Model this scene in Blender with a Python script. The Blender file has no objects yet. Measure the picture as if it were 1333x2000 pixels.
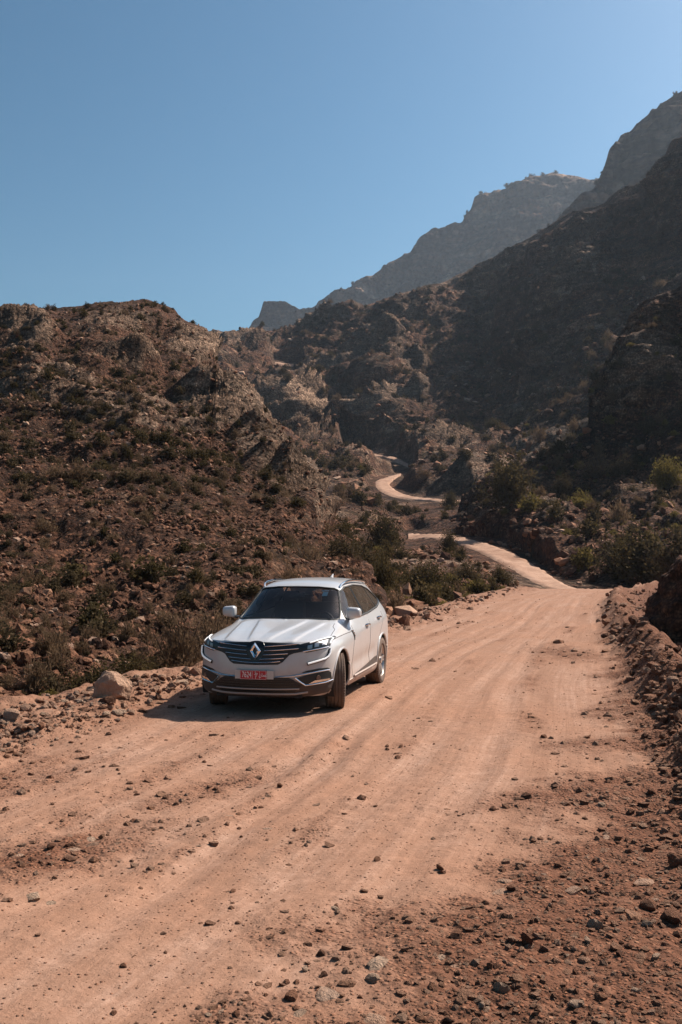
import bpy, bmesh, math, random
import numpy as np
from mathutils import Vector, Matrix
from mathutils.bvhtree import BVHTree

random.seed(7)
RNG = np.random.default_rng(11)
SC = bpy.context.scene
COL = SC.collection

# ------------------------------------------------------------------ camera
CAM_H = 1.95
FPX = 1944.0                       # focal length in photo pixels (2000 px tall frame)
PITCH = math.atan(90.0 / FPX)
cam_d = bpy.data.cameras.new('camera')
cam_d.sensor_fit = 'VERTICAL'
cam_d.sensor_height = 36.0
cam_d.sensor_width = 24.0
cam_d.lens = FPX / 2000.0 * 36.0
cam_d.clip_start = 0.1
cam_d.clip_end = 20000
cam = bpy.data.objects.new('camera', cam_d)
cam.location = (0, 0, CAM_H)
cam.rotation_euler = (math.pi / 2 + PITCH, 0, 0)
COL.objects.link(cam)
SC.camera = cam

# ------------------------------------------------------------------ sky and sun
SUN_AZ = math.radians(57)          # right of straight ahead (+Y towards +X)
SUN_EL = math.radians(46)
world = bpy.data.worlds.new('World')
SC.world = world
world.use_nodes = True
wn = world.node_tree
bg = wn.nodes['Background']
sky = wn.nodes.new('ShaderNodeTexSky')
sky.sky_type = 'NISHITA'
sky.sun_disc = False
sky.sun_elevation = SUN_EL
sky.sun_rotation = SUN_AZ
sky.altitude = 400
sky.air_density = 1.15
sky.dust_density = 2.4
sky.ozone_density = 1.6
hsv = wn.nodes.new('ShaderNodeHueSaturation')
hsv.inputs['Saturation'].default_value = 1.13
hsv.inputs['Hue'].default_value = 0.478
sc_a = wn.nodes.new('ShaderNodeVectorMath'); sc_a.operation = 'SCALE'; sc_a.inputs['Scale'].default_value = 0.12
gam = wn.nodes.new('ShaderNodeGamma'); gam.inputs['Gamma'].default_value = 1.6
sc_b = wn.nodes.new('ShaderNodeVectorMath'); sc_b.operation = 'SCALE'; sc_b.inputs['Scale'].default_value = 1 / 0.12
wn.links.new(sky.outputs['Color'], sc_a.inputs[0])
wn.links.new(sc_a.outputs[0], gam.inputs['Color'])
wn.links.new(gam.outputs[0], sc_b.inputs[0])
wn.links.new(sc_b.outputs[0], hsv.inputs['Color'])
wn.links.new(hsv.outputs['Color'], bg.inputs['Color'])
bg.inputs['Strength'].default_value = 0.082

sun_d = bpy.data.lights.new('sun', 'SUN')
sun_d.energy = 5.0
sun_d.angle = math.radians(0.53)
sun_d.color = (1.0, 0.91, 0.80)
sun = bpy.data.objects.new('sun', sun_d)
S_DIR = Vector((math.sin(SUN_AZ) * math.cos(SUN_EL), math.cos(SUN_AZ) * math.cos(SUN_EL), math.sin(SUN_EL)))
sun.rotation_euler = (-S_DIR).to_track_quat('-Z', 'Y').to_euler()
sun.location = (30, 20, 60)
COL.objects.link(sun)

SC.view_settings.view_transform = 'Standard'
SC.view_settings.look = 'None'
SC.view_settings.exposure = 0.68
SC.view_settings.gamma = 1.0
SC.view_settings.use_curve_mapping = False
SC.render.engine = 'CYCLES'
SC.cycles.use_denoising = True
SC.cycles.max_bounces = 6
SC.cycles.diffuse_bounces = 3
SC.cycles.glossy_bounces = 3
SC.cycles.transmission_bounces = 5
SC.cycles.transparent_max_bounces = 8
SC.cycles.volume_bounces = 0
SC.cycles.caustics_reflective = False
SC.cycles.caustics_refractive = False

# ------------------------------------------------------------------ helpers
CP, SP = math.cos(PITCH), math.sin(PITCH)


def at(px, py, Y):
    """world point seen at photo pixel (px, py) at the given distance Y in front of the camera"""
    a = (np.asarray(px, float) - 666.5) / FPX
    b = (1000.0 - np.asarray(py, float)) / FPX
    t = np.asarray(Y, float) / (CP - b * SP)
    return np.stack([a * t, np.asarray(Y, float) + 0 * t, CAM_H + (SP + b * CP) * t], -1)


def proj(P):
    P = np.asarray(P, float)
    x, y, z = P[..., 0], P[..., 1], P[..., 2] - CAM_H
    f = y * CP + z * SP
    u = -y * SP + z * CP
    return 666.5 + FPX * x / f, 1000 - FPX * u / f


def _hash(ix, iy, iz, seed):
    n = (ix * 374761393 + iy * 668265263 + iz * 2147483647 + seed * 144665) & 0xFFFFFFFF
    n = ((n ^ (n >> 13)) * 1274126177) & 0xFFFFFFFF
    n = ((n ^ (n >> 15)) * 2246822519) & 0xFFFFFFFF
    return n ^ (n >> 16)


def noise3(P, scale=1.0, seed=0):
    """gradient noise about -1..1; scale may be a 3-vector"""
    q = np.asarray(P, float) * np.asarray(scale, float)
    f = np.floor(q)
    i = f.astype(np.int64)
    d = q - f
    w = d * d * d * (d * (d * 6 - 15) + 10)
    out = 0
    for cx in (0, 1):
        for cy in (0, 1):
            for cz in (0, 1):
                h = _hash(i[..., 0] + cx, i[..., 1] + cy, i[..., 2] + cz, seed)
                gx = ((h & 1023) / 511.5 - 1)
                gy = (((h >> 10) & 1023) / 511.5 - 1)
                gz = (((h >> 20) & 1023) / 511.5 - 1)
                v = gx * (d[..., 0] - cx) + gy * (d[..., 1] - cy) + gz * (d[..., 2] - cz)
                wx = w[..., 0] if cx else 1 - w[..., 0]
                wy = w[..., 1] if cy else 1 - w[..., 1]
                wz = w[..., 2] if cz else 1 - w[..., 2]
                out = out + v * wx * wy * wz
    return out * 1.6


def fbm(P, scale, octv=4, gain=0.5, seed=0, ridged=False):
    s = np.asarray(scale, float)
    a, tot, out = 1.0, 0.0, 0
    for k in range(octv):
        n = noise3(P, s, seed + k * 17)
        if ridged:
            n = 1 - 2 * np.abs(n)
        out = out + a * n
        tot += a
        a *= gain
        s = s * 2.03
    return out / tot


def sstep(a, b, x):
    t = np.clip((np.asarray(x, float) - a) / (b - a), 0, 1)
    return t * t * (3 - 2 * t)


def tps(ctrl, smooth=0.0):
    """thin plate spline in photo space -> log distance"""
    c = np.array(ctrl, float)
    xy = c[:, :2] / 400.0
    v = np.log(c[:, 2])
    d = np.linalg.norm(xy[:, None] - xy[None], axis=-1)
    K = np.where(d > 0, d * d * np.log(d + 1e-12), 0) + smooth * np.eye(len(c))
    Pm = np.c_[np.ones(len(c)), xy]
    A = np.block([[K, Pm], [Pm.T, np.zeros((3, 3))]])
    sol = np.linalg.solve(A, np.r_[v, np.zeros(3)])

    def f(px, py):
        px, py = np.asarray(px, float) / 400.0, np.asarray(py, float) / 400.0
        out = sol[-3] + sol[-2] * px + sol[-1] * py
        for k in range(len(c)):
            r2 = (px - xy[k, 0]) ** 2 + (py - xy[k, 1]) ** 2
            out = out + sol[k] * 0.5 * r2 * np.log(r2 + 1e-12)
        return np.exp(out)
    return f


def poly(pts):
    p = np.array(pts, float)
    return lambda x: np.interp(x, p[:, 0], p[:, 1])


def grid_normals(P):
    dj = np.gradient(P, axis=0)
    di = np.gradient(P, axis=1)
    n = np.cross(di, dj)
    n /= np.linalg.norm(n, axis=-1, keepdims=True) + 1e-12
    return n


def link(o, parent=None):
    COL.objects.link(o)
    if parent is not None:
        o.parent = parent
    return o


def tag(o, label=None, cat=None, group=None, kind=None):
    if label: o['label'] = label
    if cat: o['category'] = cat
    if group: o['group'] = group
    if kind: o['kind'] = kind
    return o


def grid_mesh(name, P, mat, attrs=None, uv=None, smooth=True):
    nj, ni = P.shape[:2]
    idx = np.arange(nj * ni).reshape(nj, ni)
    q = np.stack([idx[:-1, :-1], idx[:-1, 1:], idx[1:, 1:], idx[1:, :-1]], -1).reshape(-1, 4)
    me = bpy.data.meshes.new(name)
    me.vertices.add(nj * ni)
    me.vertices.foreach_set('co', P.reshape(-1).astype(np.float32))
    me.loops.add(q.size)
    me.loops.foreach_set('vertex_index', q.reshape(-1).astype(np.int32))
    me.polygons.add(len(q))
    me.polygons.foreach_set('loop_start', (np.arange(len(q)) * 4).astype(np.int32))
    me.polygons.foreach_set('loop_total', np.full(len(q), 4, np.int32))
    me.update(calc_edges=True)
    if smooth:
        me.polygons.foreach_set('use_smooth', np.ones(len(q), bool))
    for k, v in (attrs or {}).items():
        a = me.attributes.new(k, 'FLOAT', 'POINT')
        a.data.foreach_set('value', v.reshape(-1).astype(np.float32))
    me.materials.append(mat)
    me.update()
    return me


# ------------------------------------------------------------------ material helper
class NT:
    """terse node-tree builder"""
    def __init__(self, name):
        self.m = bpy.data.materials.new(name)
        self.m.use_nodes = True
        self.t = self.m.node_tree
        self.b = self.t.nodes['Principled BSDF']

    def n(self, typ, **kw):
        nd = self.t.nodes.new(typ)
        for k, v in kw.items():
            if k.startswith('i_'):
                self.set(nd.inputs[k[2:].replace('_', ' ')], v)
            else:
                setattr(nd, k, v)
        return nd

    def set(self, sock, v):
        if isinstance(v, bpy.types.NodeSocket):
            self.t.links.new(v, sock)
        elif isinstance(v, (tuple, list)) and len(v) == 3 and sock.type == 'RGBA':
            sock.default_value = (*v, 1)
        else:
            sock.default_value = v

    def coords(self, kind='Object'):
        return self.n('ShaderNodeTexCoord').outputs[kind]

    def pos(self):
        return self.n('ShaderNodeNewGeometry').outputs['Position']

    def attr(self, name):
        return self.n('ShaderNodeAttribute', attribute_name=name).outputs['Fac']

    def noise(self, vec, scale, detail=4.0, rough=0.55, out='Fac', dist=0.0):
        nd = self.n('ShaderNodeTexNoise')
        self.set(nd.inputs['Vector'], vec)
        self.set(nd.inputs['Scale'], scale)
        self.set(nd.inputs['Detail'], detail)
        self.set(nd.inputs['Roughness'], rough)
        self.set(nd.inputs['Distortion'], dist)
        return nd.outputs[out]

    def voro(self, vec, scale, feature='F1', out='Distance', rnd=1.0):
        nd = self.n('ShaderNodeTexVoronoi', feature=feature)
        self.set(nd.inputs['Vector'], vec)
        self.set(nd.inputs['Scale'], scale)
        self.set(nd.inputs['Randomness'], rnd)
        return nd.outputs[out]

    def mapv(self, vec, scale=(1, 1, 1), rot=(0, 0, 0)):
        nd = self.n('ShaderNodeMapping')
        self.set(nd.inputs['Vector'], vec)
        nd.inputs['Scale'].default_value = scale
        nd.inputs['Rotation'].default_value = rot
        return nd.outputs['Vector']

    def math(self, op, a, b=0.0, c=0.0, clamp=False):
        nd = self.n('ShaderNodeMath', operation=op, use_clamp=clamp)
        self.set(nd.inputs[0], a)
        self.set(nd.inputs[1], b)
        self.set(nd.inputs[2], c)
        return nd.outputs[0]

    def ramp(self, fac, stops):
        nd = self.n('ShaderNodeValToRGB')
        cr = nd.color_ramp
        while len(cr.elements) > 1:
            cr.elements.remove(cr.elements[-1])
        for k, (p, c) in enumerate(stops):
            e = cr.elements[0] if k == 0 else cr.elements.new(p)
            e.position = p
            e.color = (*c, 1) if isinstance(c, (tuple, list)) else (c, c, c, 1)
        self.set(nd.inputs['Fac'], fac)
        return nd.outputs['Color']

    def rng(self, v, a, b, c=0.0, d=1.0):
        nd = self.n('ShaderNodeMapRange')
        self.set(nd.inputs['Value'], v)
        for k, x in zip(('From Min', 'From Max', 'To Min', 'To Max'), (a, b, c, d)):
            self.set(nd.inputs[k], x)
        return nd.outputs['Result']

    def mix(self, fac, a, b, mode='MIX'):
        nd = self.n('ShaderNodeMix', data_type='RGBA', blend_type=mode)
        self.set(nd.inputs[0], fac)
        self.set(nd.inputs[6], a)
        self.set(nd.inputs[7], b)
        return nd.outputs[2]

    def bump(self, h, strength=0.5, dist=0.1, normal=None):
        nd = self.n('ShaderNodeBump')
        self.set(nd.inputs['Height'], h)
        self.set(nd.inputs['Strength'], strength)
        self.set(nd.inputs['Distance'], dist)
        if normal is not None:
            self.set(nd.inputs['Normal'], normal)
        return nd.outputs['Normal']

    def done(self, color=None, rough=None, normal=None, **kw):
        if color is not None: self.set(self.b.inputs['Base Color'], color)
        if rough is not None: self.set(self.b.inputs['Roughness'], rough)
        if normal is not None: self.set(self.b.inputs['Normal'], normal)
        for k, v in kw.items():
            self.set(self.b.inputs[k.replace('_', ' ')], v)
        return self.m


def plain(name, col, rough=0.5, metal=0.0, **kw):
    t = NT(name)
    return t.done(tuple(col), rough, Metallic=metal, **kw)
# ================================================================== materials of the land
def hill_material(name, s, red=1.0, dark=1.0, green=0.5, grain=6.5, relief=0.55, strata=0.35):
    """s = size of one rock feature in metres"""
    t = NT(name)
    p = t.pos()
    rock = t.attr('rock')
    n1 = t.noise(p, 0.09 / s, 6, 0.6)
    n2 = t.noise(p, 0.9 / s, 8, 0.68)
    n3 = t.noise(p, 5.0 / s, 6, 0.7)
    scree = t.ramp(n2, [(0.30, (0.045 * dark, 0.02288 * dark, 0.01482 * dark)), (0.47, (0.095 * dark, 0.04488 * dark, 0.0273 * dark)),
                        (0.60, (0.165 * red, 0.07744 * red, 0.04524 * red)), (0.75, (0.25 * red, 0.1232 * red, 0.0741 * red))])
    scree2 = t.ramp(n3, [(0.33, (0.048, 0.022, 0.01326)), (0.55, (0.15, 0.066, 0.03588)), (0.72, (0.29, 0.1364, 0.07644))])
    c = t.mix(0.5, scree, scree2)
    veg = t.math('MULTIPLY', t.rng(t.noise(p, 0.33 / s, 5, 0.7), 0.50, 0.62), green)
    c = t.mix(veg, c, (0.05, 0.03344, 0.01404))
    limes = t.ramp(t.noise(t.mapv(p, (0.6, 0.6, 2.2)), 0.8 / s, 7, 0.7), [(0.30, (0.07, 0.04224, 0.02886)), (0.48, (0.2, 0.1276, 0.0858)), (0.7, (0.36, 0.242, 0.1677))])
    lm = t.rng(t.math('ADD', rock, t.math('MULTIPLY', t.math('SUBTRACT', n2, 0.5), 1.6)), 0.40, 0.62)
    c = t.mix(lm, c, limes)
    c = t.mix(t.rng(n1, 0.35, 0.65, 0.0, 0.6), c, t.mix(1.0, c, (0.5, 0.396, 0.3276), 'MULTIPLY'))
    cell = t.n('ShaderNodeSeparateColor', i_Color=t.voro(p, grain / s, out='Color'))
    cd = t.voro(p, grain / s)
    k = t.math('MULTIPLY', t.rng(cell.outputs[0], 0.0, 1.0, 0.35, 1.7), t.rng(cd, 0.25, 0.65, 1.0, 0.35))
    kk = t.n('ShaderNodeCombineColor', i_Red=k, i_Green=k, i_Blue=k)
    c = t.mix(0.8, c, kk.outputs[0], 'MULTIPLY')
    bd = t.noise(t.mapv(p, (0.10, 0.10, 1.0), (0.10, 0.16, 0)), 0.55 / s, 7, 0.72)
    rb = t.noise(t.mapv(p, (1.0, 1.0, 0.16)), 0.30 / s, 6, 0.68)
    sk = t.math('MULTIPLY', t.rng(bd, 0.34, 0.66, 1 - strata, 1 + strata * 1.5), t.rng(rb, 0.34, 0.66, 1 - strata * 0.7, 1 + strata * 0.9))
    skc = t.n('ShaderNodeCombineColor', i_Red=sk, i_Green=sk, i_Blue=sk)
    c = t.mix(1.0, c, skc.outputs[0], 'MULTIPLY')
    v1 = t.voro(p, 1.6 / s)
    v2 = t.voro(p, 4.5 / s)
    h = t.math('ADD', t.math('MULTIPLY', n2, 1.3), t.math('MULTIPLY', t.math('SUBTRACT', 1.0, v1), 0.45))
    h = t.math('ADD', h, t.math('MULTIPLY', t.math('SUBTRACT', 1.0, v2), 0.22))
    h = t.math('ADD', h, t.math('MULTIPLY', n3, 0.3))
    return t.done(c, 0.95, t.bump(h, 1.0, relief * s), Specular_IOR_Level=0.15)


def road_material():
    t = NT('dirt_road')
    p = t.pos()
    gr = t.attr('gravel')
    tr = t.attr('track')
    uvx = t.attr('lat')
    uvy = t.attr('lon')
    cb = t.n('ShaderNodeCombineXYZ', i_X=uvx, i_Y=uvy)
    streak = t.noise(t.mapv(cb.outputs[0], (3.2, 0.10, 1)), 1.0, 6, 0.62)
    streak2 = t.noise(t.mapv(cb.outputs[0], (17.0, 0.35, 1)), 1.0, 6, 0.66)
    big = t.noise(p, 0.45, 5, 0.6)
    mid = t.noise(p, 3.0, 7, 0.68)
    fine = t.noise(p, 28.0, 5, 0.75)
    peb = t.voro(p, 34.0, out='Color')
    pebd = t.voro(p, 34.0)
    pebd2 = t.voro(p, 13.0)
    dust = t.ramp(streak, [(0.28, (0.27, 0.143, 0.09)), (0.5, (0.39, 0.225, 0.150)), (0.70, (0.50, 0.315, 0.225))])
    dust = t.mix(t.math('MULTIPLY', tr, 0.75), dust, (0.55, 0.355, 0.258))
    dust = t.mix(t.rng(big, 0.42, 0.62, 0, 0.7), dust, (0.42, 0.215, 0.13))
    dust = t.mix(t.rng(streak2, 0.38, 0.60, 0.55, 0.0), dust, (0.27, 0.14, 0.088))
    dust = t.mix(t.rng(mid, 0.40, 0.66, 0.34, 0.0), dust, (0.27, 0.135, 0.08))
    dust = t.mix(t.rng(fine, 0.35, 0.6, 0.38, 0.0), dust, (0.22, 0.115, 0.07))
    sep = t.n('ShaderNodeSeparateColor', i_Color=peb)
    pc = t.ramp(sep.outputs[0], [(0.0, (0.06, 0.0272, 0.0175)), (0.45, (0.145, 0.0592, 0.0329)), (0.8, (0.25, 0.108, 0.0616)), (1.0, (0.38, 0.208, 0.133))])
    gv = t.mix(t.rng(pebd, 0.25, 0.6, 0.0, 0.8), pc, (0.085, 0.036, 0.021))
    gv = t.mix(1.0, gv, (0.88, 0.80, 0.74), 'MULTIPLY')
    gv = t.mix(t.rng(fine, 0.4, 0.65, 0.0, 0.5), gv, (0.19, 0.0736, 0.0378))
    gm = t.rng(t.math('ADD', gr, t.math('MULTIPLY', t.math('SUBTRACT', mid, 0.5), 1.5)), 0.30, 0.95, 0.0, 0.86)
    loose = t.rng(t.math('ADD', sep.outputs[1], t.math('MULTIPLY', mid, 0.3)), 0.92, 1.0)
    loose = t.math('MULTIPLY', loose, t.rng(pebd, 0.22, 0.34, 1.0, 0.0))
    dust = t.mix(t.rng(t.noise(p, 9.0, 6, 0.72), 0.42, 0.62, 0.0, 0.45), dust, (0.24, 0.132, 0.085))
    dust = t.mix(1.0, dust, (0.94, 0.945, 0.965), 'MULTIPLY')
    c = t.mix(gm, dust, gv)
    c = t.mix(t.math('MULTIPLY', loose, 0.85), c, pc)
    h = t.math('ADD', t.math('MULTIPLY', mid, 0.5), t.math('MULTIPLY', fine, 0.16))
    h = t.math('ADD', h, t.math('MULTIPLY', streak2, 0.12))
    pb = t.math('ADD', t.rng(pebd, 0.0, 0.5, 1.0, 0.0), t.math('MULTIPLY', t.rng(pebd2, 0.0, 0.55, 1.0, 0.0), 1.2))
    h = t.math('ADD', h, t.math('MULTIPLY', pb, t.math('ADD', t.math('MULTIPLY', gm, 0.42), t.math('MULTIPLY', loose, 0.25))))
    return t.done(c, 0.96, t.bump(h, 1.0, 0.05), Specular_IOR_Level=0.12)


M_HILL = hill_material('scree_and_limestone', 1.0)
M_VALLEY = hill_material('valley_scrub_slope', 3.0, red=1.3, green=0.7, strata=0.62)
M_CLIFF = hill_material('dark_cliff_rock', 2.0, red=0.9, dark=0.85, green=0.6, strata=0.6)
M_FAR = hill_material('far_mountain_rock', 34.0, red=1.0, green=0.4, grain=3.0, relief=0.4, strata=0.75)
M_ROAD = road_material()


def far_road_mat():
    t = NT('distant_track_dust')
    p = t.pos()
    a = t.noise(p, 0.28, 7, 0.7)
    b = t.noise(p, 1.6, 6, 0.75)
    c = t.ramp(a, [(0.3, (0.24, 0.135, 0.09)), (0.5, (0.38, 0.235, 0.165)), (0.7, (0.50, 0.33, 0.245))])
    c = t.mix(t.rng(b, 0.4, 0.6, 0.4, 0), c, (0.24, 0.14, 0.095))
    return t.done(c, 0.95, t.bump(b, 0.6, 0.2), Specular_IOR_Level=0.1)


M_TRACK = far_road_mat()

# ================================================================== near ground and the dirt road
xL = poly([(-90, -30), (0, -8.0), (3, -6.0), (6, -4.6), (9.25, -3.45), (11.5, -2.95), (15.4, -2.2), (20, -0.9), (24, 0.5), (28, 1.9), (35, 3.9), (42, 5.6), (55, 9.3), (68, 13.8), (95, 24)])
xR = poly([(-90, -8), (0, 0.9), (3, 1.5), (6.2, 2.25), (9.25, 2.95), (18, 5.1), (25, 6.6), (31.6, 8.2), (40, 10.4), (54, 14.6), (63, 19), (95, 33)])
wL = poly([(0, 1.8), (9, 1.7), (12, 1.35), (16, 0.55), (28, 0.6), (60, 1.0)])


RUTS = ((-2.1, 0.020, 0.17), (-1.55, 0.016, 0.13), (-0.75, 0.015, 0.13), (-0.15, 0.026, 0.12), (0.42, 0.030, 0.12), (1.25, 0.016, 0.14), (1.75, 0.020, 0.13))


def ground_z(x, y):
    x = np.asarray(x, float)
    y = np.asarray(y, float)
    l, r, w = xL(y), xR(y), wL(y)
    P = np.stack([x, y, 0 * x], -1)
    dl, dr = l - x, x - r
    wob = 0.35 * noise3(P, 0.35, 3)
    z = -0.010 * np.maximum(0, y - 63) ** 2
    inside = sstep(0.0, 0.5, -dl) * sstep(0.0, 0.5, -dr)
    f = (x - l) / (r - l)
    # ruts that follow the road
    lane = x - (0.55 * l + 0.45 * r)
    for c, a, wd in RUTS:
        cc = c + 0.14 * np.sin(y * 0.23 + c * 3) + 0.10 * noise3(P * np.array([0, 1, 0]) + c, 0.3, 41)
        e = (lane - cc) / wd
        z = z - inside * a * (np.exp(-e ** 2) - 0.55 * np.exp(-((np.abs(e) - 1.7) / 0.7) ** 2)) * (0.65 + 0.7 * noise3(P, 0.35, 43))
    z = z + inside * (0.022 * noise3(P, 0.5, 5) + 0.010 * noise3(P, 1.7, 6) + 0.008 * noise3(P, 6.0, 8))
    # left shoulder of pushed-up rubble, then the drop
    z = z + 0.16 * sstep(-0.3, 0.5, dl + wob) * (1 - sstep(w + 0.2, w + 1.2, dl + wob)) * (0.8 + 0.6 * noise3(P, 1.3, 9))
    z = z - (0.40 + 0.25 * sstep(18, 30, y)) * sstep(w + 0.1, w + 2.2, dl + wob)
    # right berm, ditch and earth bank
    wb = dr + 0.6 * wob
    near = sstep(5, 12, y)
    berm = (0.22 + 0.24 * near) * np.exp(-((wb - 0.62) / 0.48) ** 2) * (0.9 + 0.8 * noise3(P, 0.9, 12))
    d0 = 1.75 - 0.55 * np.exp(-((y - 23.3) / 2.6) ** 2)
    bank = (0.8 + 0.6 * np.exp(-((y - 23.0) / 2.6) ** 2)) * sstep(d0, d0 + 0.95, wb) * (1 - sstep(24.6, 26.6, y)) * sstep(4, 9, y)
    bank = bank * (1 + 0.35 * noise3(P, 0.9, 15) + 0.18 * noise3(P, 2.6, 16))
    bank = bank + 0.5 * sstep(1.5, 4, wb) * sstep(24, 27, y)
    z = z + berm + bank
    g_ = gravel_mask(x, y)
    z = z + g_ * (0.030 * noise3(P, 2.1, 51) + 0.020 * noise3(P, 5.5, 52) + 0.010 * noise3(P, 14.0, 53))
    out = 1 - inside
    z = z + out * (0.06 * noise3(P, 1.6, 21) + 0.05 * noise3(P, 4.2, 22) + 0.02 * noise3(P, 11.0, 23))
    return z


def blob(x, y, cx, cy, rx, ry, ang=0.0):
    c, s = math.cos(ang), math.sin(ang)
    u = (x - cx) * c + (y - cy) * s
    v = -(x - cx) * s + (y - cy) * c
    return np.exp(-((u / rx) ** 2 + (v / ry) ** 2))


def gravel_mask(x, y):
    l, r = xL(y), xR(y)
    P = np.stack([x, y, 0 * x], -1)
    # stony wedge in the right foreground: to the right of a line across the photo
    edge = np.interp(y, [3.0, 4.3, 5.1, 6.2, 8.0, 10, 14, 20, 40, 54, 63, 95], [-0.75, -0.30, 0.02, 0.62, 1.65, 2.6, 3.75, 5.3, 10.6, 14.9, 19.4, 34])
    g = 1.0 * sstep(-0.75, 0.75, x - edge + 0.75 * noise3(P, 0.8, 31) + 0.3 * noise3(P, 2.6, 34))
    g = np.maximum(g, 0.52 * sstep(-1.3, 0.1, l - x + 0.4 * noise3(P, 0.6, 32)))
    ln_ = x - (0.55 * l + 0.45 * r)
    for c, wd, k in ((-1.15, 0.26, 0.55), (0.85, 0.2, 0.5), (2.15, 0.22, 0.6), (-2.6, 0.3, 0.6), (0.13, 0.12, 0.42)):
        g = np.maximum(g, k * np.exp(-((ln_ - c - 0.14 * np.sin(y * 0.23)) / wd) ** 2) * sstep(-0.25, 0.35, noise3(P, 0.45, 33)))
    g = np.maximum(g, 0.95 * blob(x, y, -2.05, 6.55, 0.55, 1.35, -0.75))
    g = np.maximum(g, 0.75 * blob(x, y, -1.05, 8.6, 0.34, 1.3, -0.55))
    g = np.maximum(g, 0.7 * blob(x, y, -3.0, 8.6, 0.8, 2.4, -0.35))
    g = np.maximum(g, 0.8 * blob(x, y, 4.6, 20.5, 0.95, 2.2, 0.0))
    g = np.maximum(g, 0.35 * blob(x, y, -1.6, 11.0, 0.6, 1.2, -0.5))
    return np.clip(g, 0, 1)


NPX, NPY = 640, 440
gpx = np.concatenate([np.linspace(-900, -140, 40), np.linspace(-130, 1460, NPX), np.linspace(1475, 2600, 60)])
gY = FPX * CAM_H / (np.concatenate([np.linspace(2900, 2120, 30), np.linspace(2100, 1137.5, NPY)]) - 1090.0)
GX = (gpx[None, :] - 666.5) / FPX * gY[:, None]
GY = np.repeat(gY[:, None], len(gpx), 1)
GZ = ground_z(GX, GY)
GP = np.stack([GX, GY, GZ], -1)
lL, lR = xL(GY), xR(GY)
lane = GX - (0.55 * lL + 0.45 * lR)
track = np.zeros_like(GX)
for c, a_, wd in RUTS:
    cc = c + 0.14 * np.sin(GY * 0.23 + c * 3) + 0.10 * noise3(GP * np.array([0, 1, 0]) + c, 0.3, 41)
    track = np.maximum(track, np.exp(-((lane - cc) / (wd * 1.25)) ** 2))
track = track * (0.7 + 0.5 * noise3(GP, 0.25, 44))
G_GRAVEL = gravel_mask(GX, GY)
road_o = link(bpy.data.objects.new('dirt_road', grid_mesh('dirt_road', GP, M_ROAD, dict(gravel=G_GRAVEL, track=track, lat=lane, lon=GY))))
tag(road_o, kind='structure')

# the same track going on behind the camera, and low ground out to the horizon
bx = np.linspace(-90, 90, 60)
by = np.linspace(-90, 2.45, 40)
BX, BY = np.meshgrid(bx, by)
BP = np.stack([BX, BY, -0.05 - 0.3 * sstep(2, 30, np.maximum(xL(BY) - BX, BX - xR(BY))) + 0.1 * noise3(np.stack([BX, BY, 0 * BX], -1), 0.2, 4)], -1)
o = link(bpy.data.objects.new('ground', grid_mesh('ground', BP, M_ROAD, dict(gravel=gravel_mask(BX, BY) * 0 + 0.4, track=0 * BX, lat=BX, lon=BY))))
tag(o, kind='structure')
pl = np.array([[[-1290, -290, -14], [1690, -290, -14]], [[-1290, 2490, -14], [1690, 2490, -14]]], float)
o = link(bpy.data.objects.new('terrain', grid_mesh('terrain', pl, M_VALLEY, dict(rock=np.zeros((2, 2))))))
tag(o, kind='structure')


# ================================================================== hills: sheets between a foot line and a crest line
SHEETS = {}


def displace(P, N, rock, s, seed, amp=1.0, dip=(0.10, 0.05, 1.0), period=1.6, quiet=None, ribs=0.0, ledges=1.25):
    """rock relief in world metres: buttresses, gullies, bedding ledges, rubble"""
    d = 1.6 * fbm(P, 0.055 / s, 3, 0.5, seed) + 1.1 * fbm(P, 0.15 / s, 5, 0.6, seed + 5, ridged=True)
    h = (P @ np.array(dip)) / s + 0.55 * fbm(P, 0.12 / s, 3, 0.5, seed + 9)
    ph = h / period
    saw = ph - np.floor(ph)
    ledge = np.where(saw < 0.82, saw / 0.82, (1 - saw) / 0.18)
    ph2 = h / (period * 0.37) + 0.3
    saw2 = ph2 - np.floor(ph2)
    d = d + rock * (ledges * ledge + 0.4 * ledges * np.minimum(saw2 * 1.2, (1 - saw2) * 6).clip(0, 1)) * (0.75 + 0.6 * noise3(P, 0.25 / s, seed + 3))
    d = d + 0.24 * fbm(P, 0.85 / s, 4, 0.6, seed + 21) + rock * 0.20 * fbm(P, 1.1 / s, 3, 0.6, seed + 30, ridged=True)
    if ribs:
        d = d + ribs * fbm(P * np.array([1, 1, 0.22]), 0.16 / s, 4, 0.55, seed + 40, ridged=True)
    d = d * s * amp
    if quiet is not None:
        d = d * (1 - quiet)
    return P + N * d[..., None]


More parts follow.
